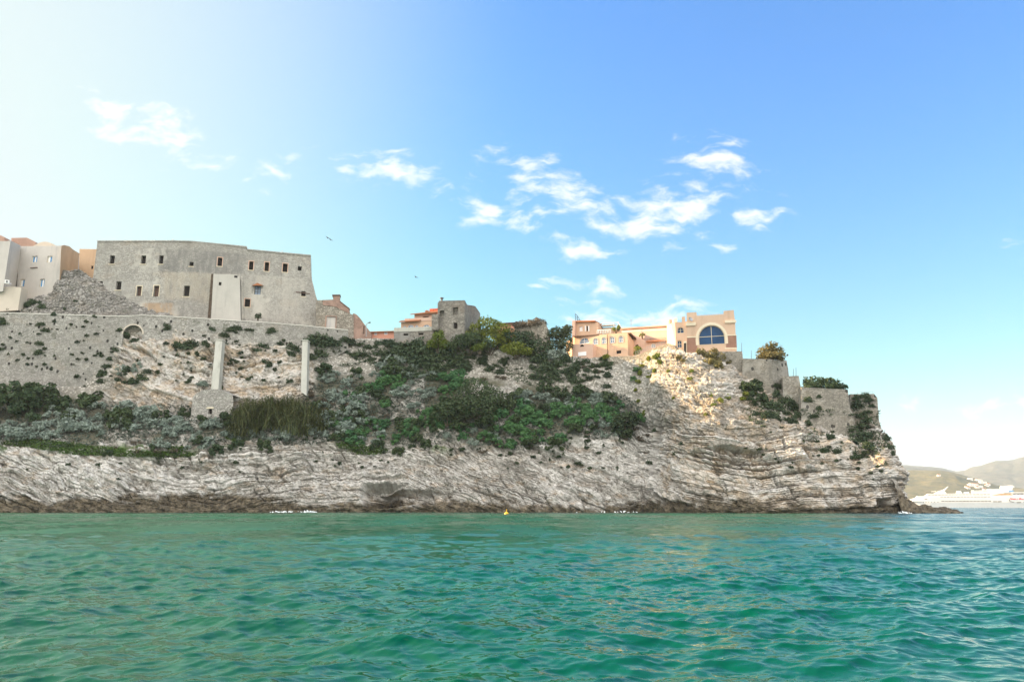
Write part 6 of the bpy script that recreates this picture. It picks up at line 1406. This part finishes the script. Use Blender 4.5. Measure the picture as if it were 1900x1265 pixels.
def ship():
    Y = 960.0; k = Y / F_PX / math.cos(TILT) * .977
    x_of = lambda px: at(px, 940, Y).x
    z_of = lambda py: max(0, at(1800, py, Y).z)
    root = empty('cruise_ship', (x_of(1800), Y, 0), 'white cruise ship with rows of dark windows and a wide funnel, moored across the bay', 'ship')
    hw = 9.5
    wm = M['ship'] = mat_plain('ship_white', (.74, .73, .70), .35, .03, .05)
    XB, XS = 1683, 1912
    def part(name, V, Fc, mat, par=root):
        o = mesh_of(name, V, Fc, mat, par); o.matrix_parent_inverse = Matrix.Translation(-root.location) if par is root else Matrix.Identity(4)
        bm = bmesh.new(); bm.from_mesh(o.data); bmesh.ops.recalc_face_normals(bm, faces=bm.faces); bm.to_mesh(o.data); bm.free(); return o
    # hull: bow to the left, sheer line, waterline inset at the bow
    st = []
    for i in range(25):
        t = i / 24; px = XB + (XS - XB) * t
        bow = min(1, (t / .22) ** .7) if t < .22 else 1
        sternf = 1 if t < .93 else 1 - (t - .93) * 3
        deck = z_of(928.5) if t < .1 else (z_of(928.5) + (z_of(922) - z_of(928.5)) * min(1, (t - .1) / .05))
        xw = x_of(px) + (x_of(XB + 14) - x_of(XB)) * max(0, 1 - t / .15)
        st.append((xw, x_of(px), hw * bow * sternf, deck))
    V = []; Fc = []
    for xw, xd, w, dk in st:
        for (xx, yy_, z) in ((xw, -w * .8, -1.5), (xw * .4 + xd * .6, -w * .96, dk * .5), (xd, -w, dk), (xd, w, dk), (xw * .4 + xd * .6, w * .96, dk * .5), (xw, w * .8, -1.5)): V.append(Vector((xx, Y + yy_, z)))
    for i in range(24):
        for j in range(6): a = i * 6 + j; b = i * 6 + (j + 1) % 6; Fc.append([a, b, b + 6, a + 6])
    Fc += [[0, 1, 2, 3, 4, 5], [len(V) - 6 + i for i in range(6)]]
    hull = part('hull', V, Fc, wm)
    def block(name, x0, x1, y0, y1, inset=0.0, mat=None, slant0=0, slant1=0, par=root):
        w = hw - inset; V = []
        for yy_ in (-w, w): V += [Vector((x_of(x0), Y + yy_, z_of(y0))), Vector((x_of(x1), Y + yy_, z_of(y0))), Vector((x_of(x1 + slant1), Y + yy_, z_of(y1))), Vector((x_of(x0 + slant0), Y + yy_, z_of(y1)))]
        return part(name, V, [[0, 1, 2, 3], [7, 6, 5, 4], [0, 4, 5, 1], [1, 5, 6, 2], [2, 6, 7, 3], [3, 7, 4, 0]], mat or wm, par)
    d1 = block('deck', 1712, 1905, 930, 923.6, .5, slant0=6); d2 = block('deck', 1719, 1905, 923.7, 919.6, .8, slant0=3, slant1=-6); d3 = block('deck', 1733, 1890, 919.7, 915.2, 1.3, slant0=6, slant1=-8)
    br = block('bridge', 1748, 1766, 915.3, 910.5, 1.8, slant0=8, slant1=-2)
    block('upper_house', 1806, 1835, 915.3, 909.5, 2.0, slant1=-2); block('upper_house', 1828, 1850, 915.3, 907, 2.4, slant0=2, slant1=-2); block('pool_canopy', 1806, 1828, 911.6, 910.6, 2)
    block('sun_deck', 1862, 1892, 914.2, 913.0, 1.0); block('lido_house', 1782, 1790, 915.3, 910.5, 4, slant0=2, slant1=-2); block('lido_house', 1793, 1800, 915.3, 912.5, 4, slant0=2)
    # funnel, flared towards the top, with a blue emblem
    V = []
    for yy_ in (-4, 4): V += [Vector((x_of(a), Y + yy_, z_of(b))) for a, b in ((1846, 914), (1862, 914), (1866, 901.5), (1849, 902))]
    fun = part('funnel', V, [[0, 1, 2, 3], [7, 6, 5, 4], [0, 4, 5, 1], [1, 5, 6, 2], [2, 6, 7, 3], [3, 7, 4, 0]], wm)
    V = [Vector((x_of(a), Y - 4.15, z_of(b))) for a, b in ((1858, 913), (1865, 912.6), (1865.5, 910), (1859, 909.6))]
    part('funnel_emblem', V, [[0, 1, 2, 3]], M['blue'], fun)
    # raked mast
    V = []; Fc = []; z = lambda a, b: Vector((x_of(a), Y, z_of(b)))
    add_bar(V, Fc, z(1760, 912), z(1771, 902), 2.2, .7); add_bar(V, Fc, z(1757, 911), z(1766, 908), 1.8, 1.2); add_bar(V, Fc, z(1744, 911.5), z(1752, 910.5), .5); part('mast', V, Fc, wm)
    V = []; Fc = []; add_bar(V, Fc, z(1687, 928), z(1689, 923), .8, .4); add_bar(V, Fc, z(1697, 928), z(1703, 926), 2, 2); part('foremast', V, Fc, wm)
    # window bands
    def band(x0, x1, y, h, inset, par, name='window_band', mat=None):
        V = []; Fc = []; n = max(1, int((x1 - x0) / 5))
        for i in range(n):
            a, b = x0 + (x1 - x0) * i / n + .35, x0 + (x1 - x0) * (i + 1) / n - .35; j = len(V); yy_ = Y - hw + inset - .15
            V += [Vector((x_of(a), yy_, z_of(y + h / 2))), Vector((x_of(b), yy_, z_of(y + h / 2))), Vector((x_of(b), yy_, z_of(y - h / 2))), Vector((x_of(a), yy_, z_of(y - h / 2)))]; Fc.append([j, j + 1, j + 2, j + 3])
        return part(name, V, Fc, mat or M['shipglass'], par)
    M['shipglass'] = mat_plain('ship_window', (.035, .032, .026), .4, .2, .2); M['deckwood'] = mat_plain('deck_timber', (.48, .30, .15), .6, .15, .5); M['red'] = mat_plain('red_paint', (.70, .035, .05), .5, .05, 1)
    band(1755, 1830, 921.6, 1.0, .5, d1); band(1731, 1830, 925.4, 1.0, .45, d1); band(1756, 1830, 929.3, 1.0, -.0, hull); band(1737, 1830, 917.4, .9, 1.25, d3); band(1832, 1845, 926.2, 1.6, .4, d1); band(1832, 1845, 930.2, 1.2, 0, hull)
    band(1735, 1746, 912.8, .9, 1.7, br); band(1862, 1893, 916.9, 1.3, 1.2, d3)
    V = [Vector((x_of(a), Y - hw + 1.1, z_of(b))) for a, b in ((1831, 919), (1862, 918.6), (1859, 915.6), (1846, 915.8))]; part('timber_panel', V, [[0, 1, 2, 3]], M['deckwood'], d3)
    V = [Vector((x_of(a), Y - hw + .3, z_of(b))) for a, b in ((1846, 927.6), (1855, 927.4), (1855, 924.6), (1846, 925.4))]; part('timber_panel', V, [[0, 1, 2, 3]], M['deckwood'], d1)
    # red script painted on the side: loose handwritten strokes
    V = []; Fc = []
    yy_ = Y - hw + .2
    def stroke(pts, t):
        for a, b in zip(pts, pts[1:]): add_bar(V, Fc, Vector((x_of(a[0]), yy_, z_of(a[1]))), Vector((x_of(b[0]), yy_, z_of(b[1]))), t)
    w_ = [(1857, 926), (1858.5, 924), (1859.2, 926.6), (1860.6, 924.6), (1861.4, 926.6), (1862.6, 925), (1863.4, 926.6), (1864.6, 924.8), (1865.2, 926.6)]
    stroke(w_, .55); stroke([(1867, 926.5), (1868, 924.8)], .5); stroke([(1870, 926.8), (1871, 923.8), (1872.6, 925), (1870.6, 926), (1873.4, 925.4), (1874.4, 926.8), (1875.4, 925.6), (1877.6, 926.6)], .6); stroke([(1895, 926), (1900, 925.6), (1906, 926)], .6)
    part('red_script', V, Fc, M['red'], d1)
    V = []; Fc = []
    for a, b in (((1856, 926.5), (1856.5, 930)), ((1856.5, 930), (1862, 931.5)), ((1866, 931.6), (1872, 931.3)), ((1875.5, 931), (1878, 931.6))): add_bar(V, Fc, Vector((x_of(a[0]), Y - hw - .1, z_of(a[1]))), Vector((x_of(b[0]), Y - hw - .1, z_of(b[1]))), .5)
    for a, b in ((1888, 941.2), (1893, 941.2), (1898, 941), (1898, 937)): pass
    part('hull_marking', V, Fc, M['shipglass'], hull)
    V = []; Fc = []
    for a in (1729, 1733, 1737, 1741, 1746, 1751, 1887, 1893, 1899): 
        y = 931 if a < 1800 else 937; j = len(V); c = Vector((x_of(a), Y - hw - .12, z_of(y)))
        V += [c + Vector((.45 * math.cos(q * .785), 0, .45 * math.sin(q * .785))) for q in range(8)]; Fc.append([j + q for q in range(8)])
    part('porthole', V, Fc, M['shipglass'], hull)
    root.rotation_euler = (0, 0, R(-22)); root.scale = (1.09, 1, 1)
ship()

# ------------------------------------------------------------------ air between here and the far shore
HAZE_DENSITY = 0.00008
def haze():
    x0, x1, y0, y1, z0, z1 = -3000, 9000, -60, 9500, -20, 460
    V = [Vector((x, y, z)) for z in (z0, z1) for x, y in ((x0, y0), (x1, y0), (x1, y1), (x0, y1))]
    m = bpy.data.materials.new('haze'); m.use_nodes = True; nt = m.node_tree; nt.nodes.clear()
    o = nt.nodes.new('ShaderNodeOutputMaterial'); v = nt.nodes.new('ShaderNodeVolumePrincipled')
    v.inputs['Color'].default_value = (.66, .82, 1.0, 1); v.inputs['Density'].default_value = HAZE_DENSITY; v.inputs['Anisotropy'].default_value = 0.0
    L(nt, v.outputs[0], o.inputs['Volume'])
    b = mesh_of('haze', V, [[0, 3, 2, 1], [4, 5, 6, 7], [0, 1, 5, 4], [1, 2, 6, 5], [2, 3, 7, 6], [3, 0, 4, 7]], m); b['kind'] = 'stuff'
HAZE = True
if HAZE: haze()
for o in list(bpy.data.objects):
    if '_wall' in o: del o['_wall']
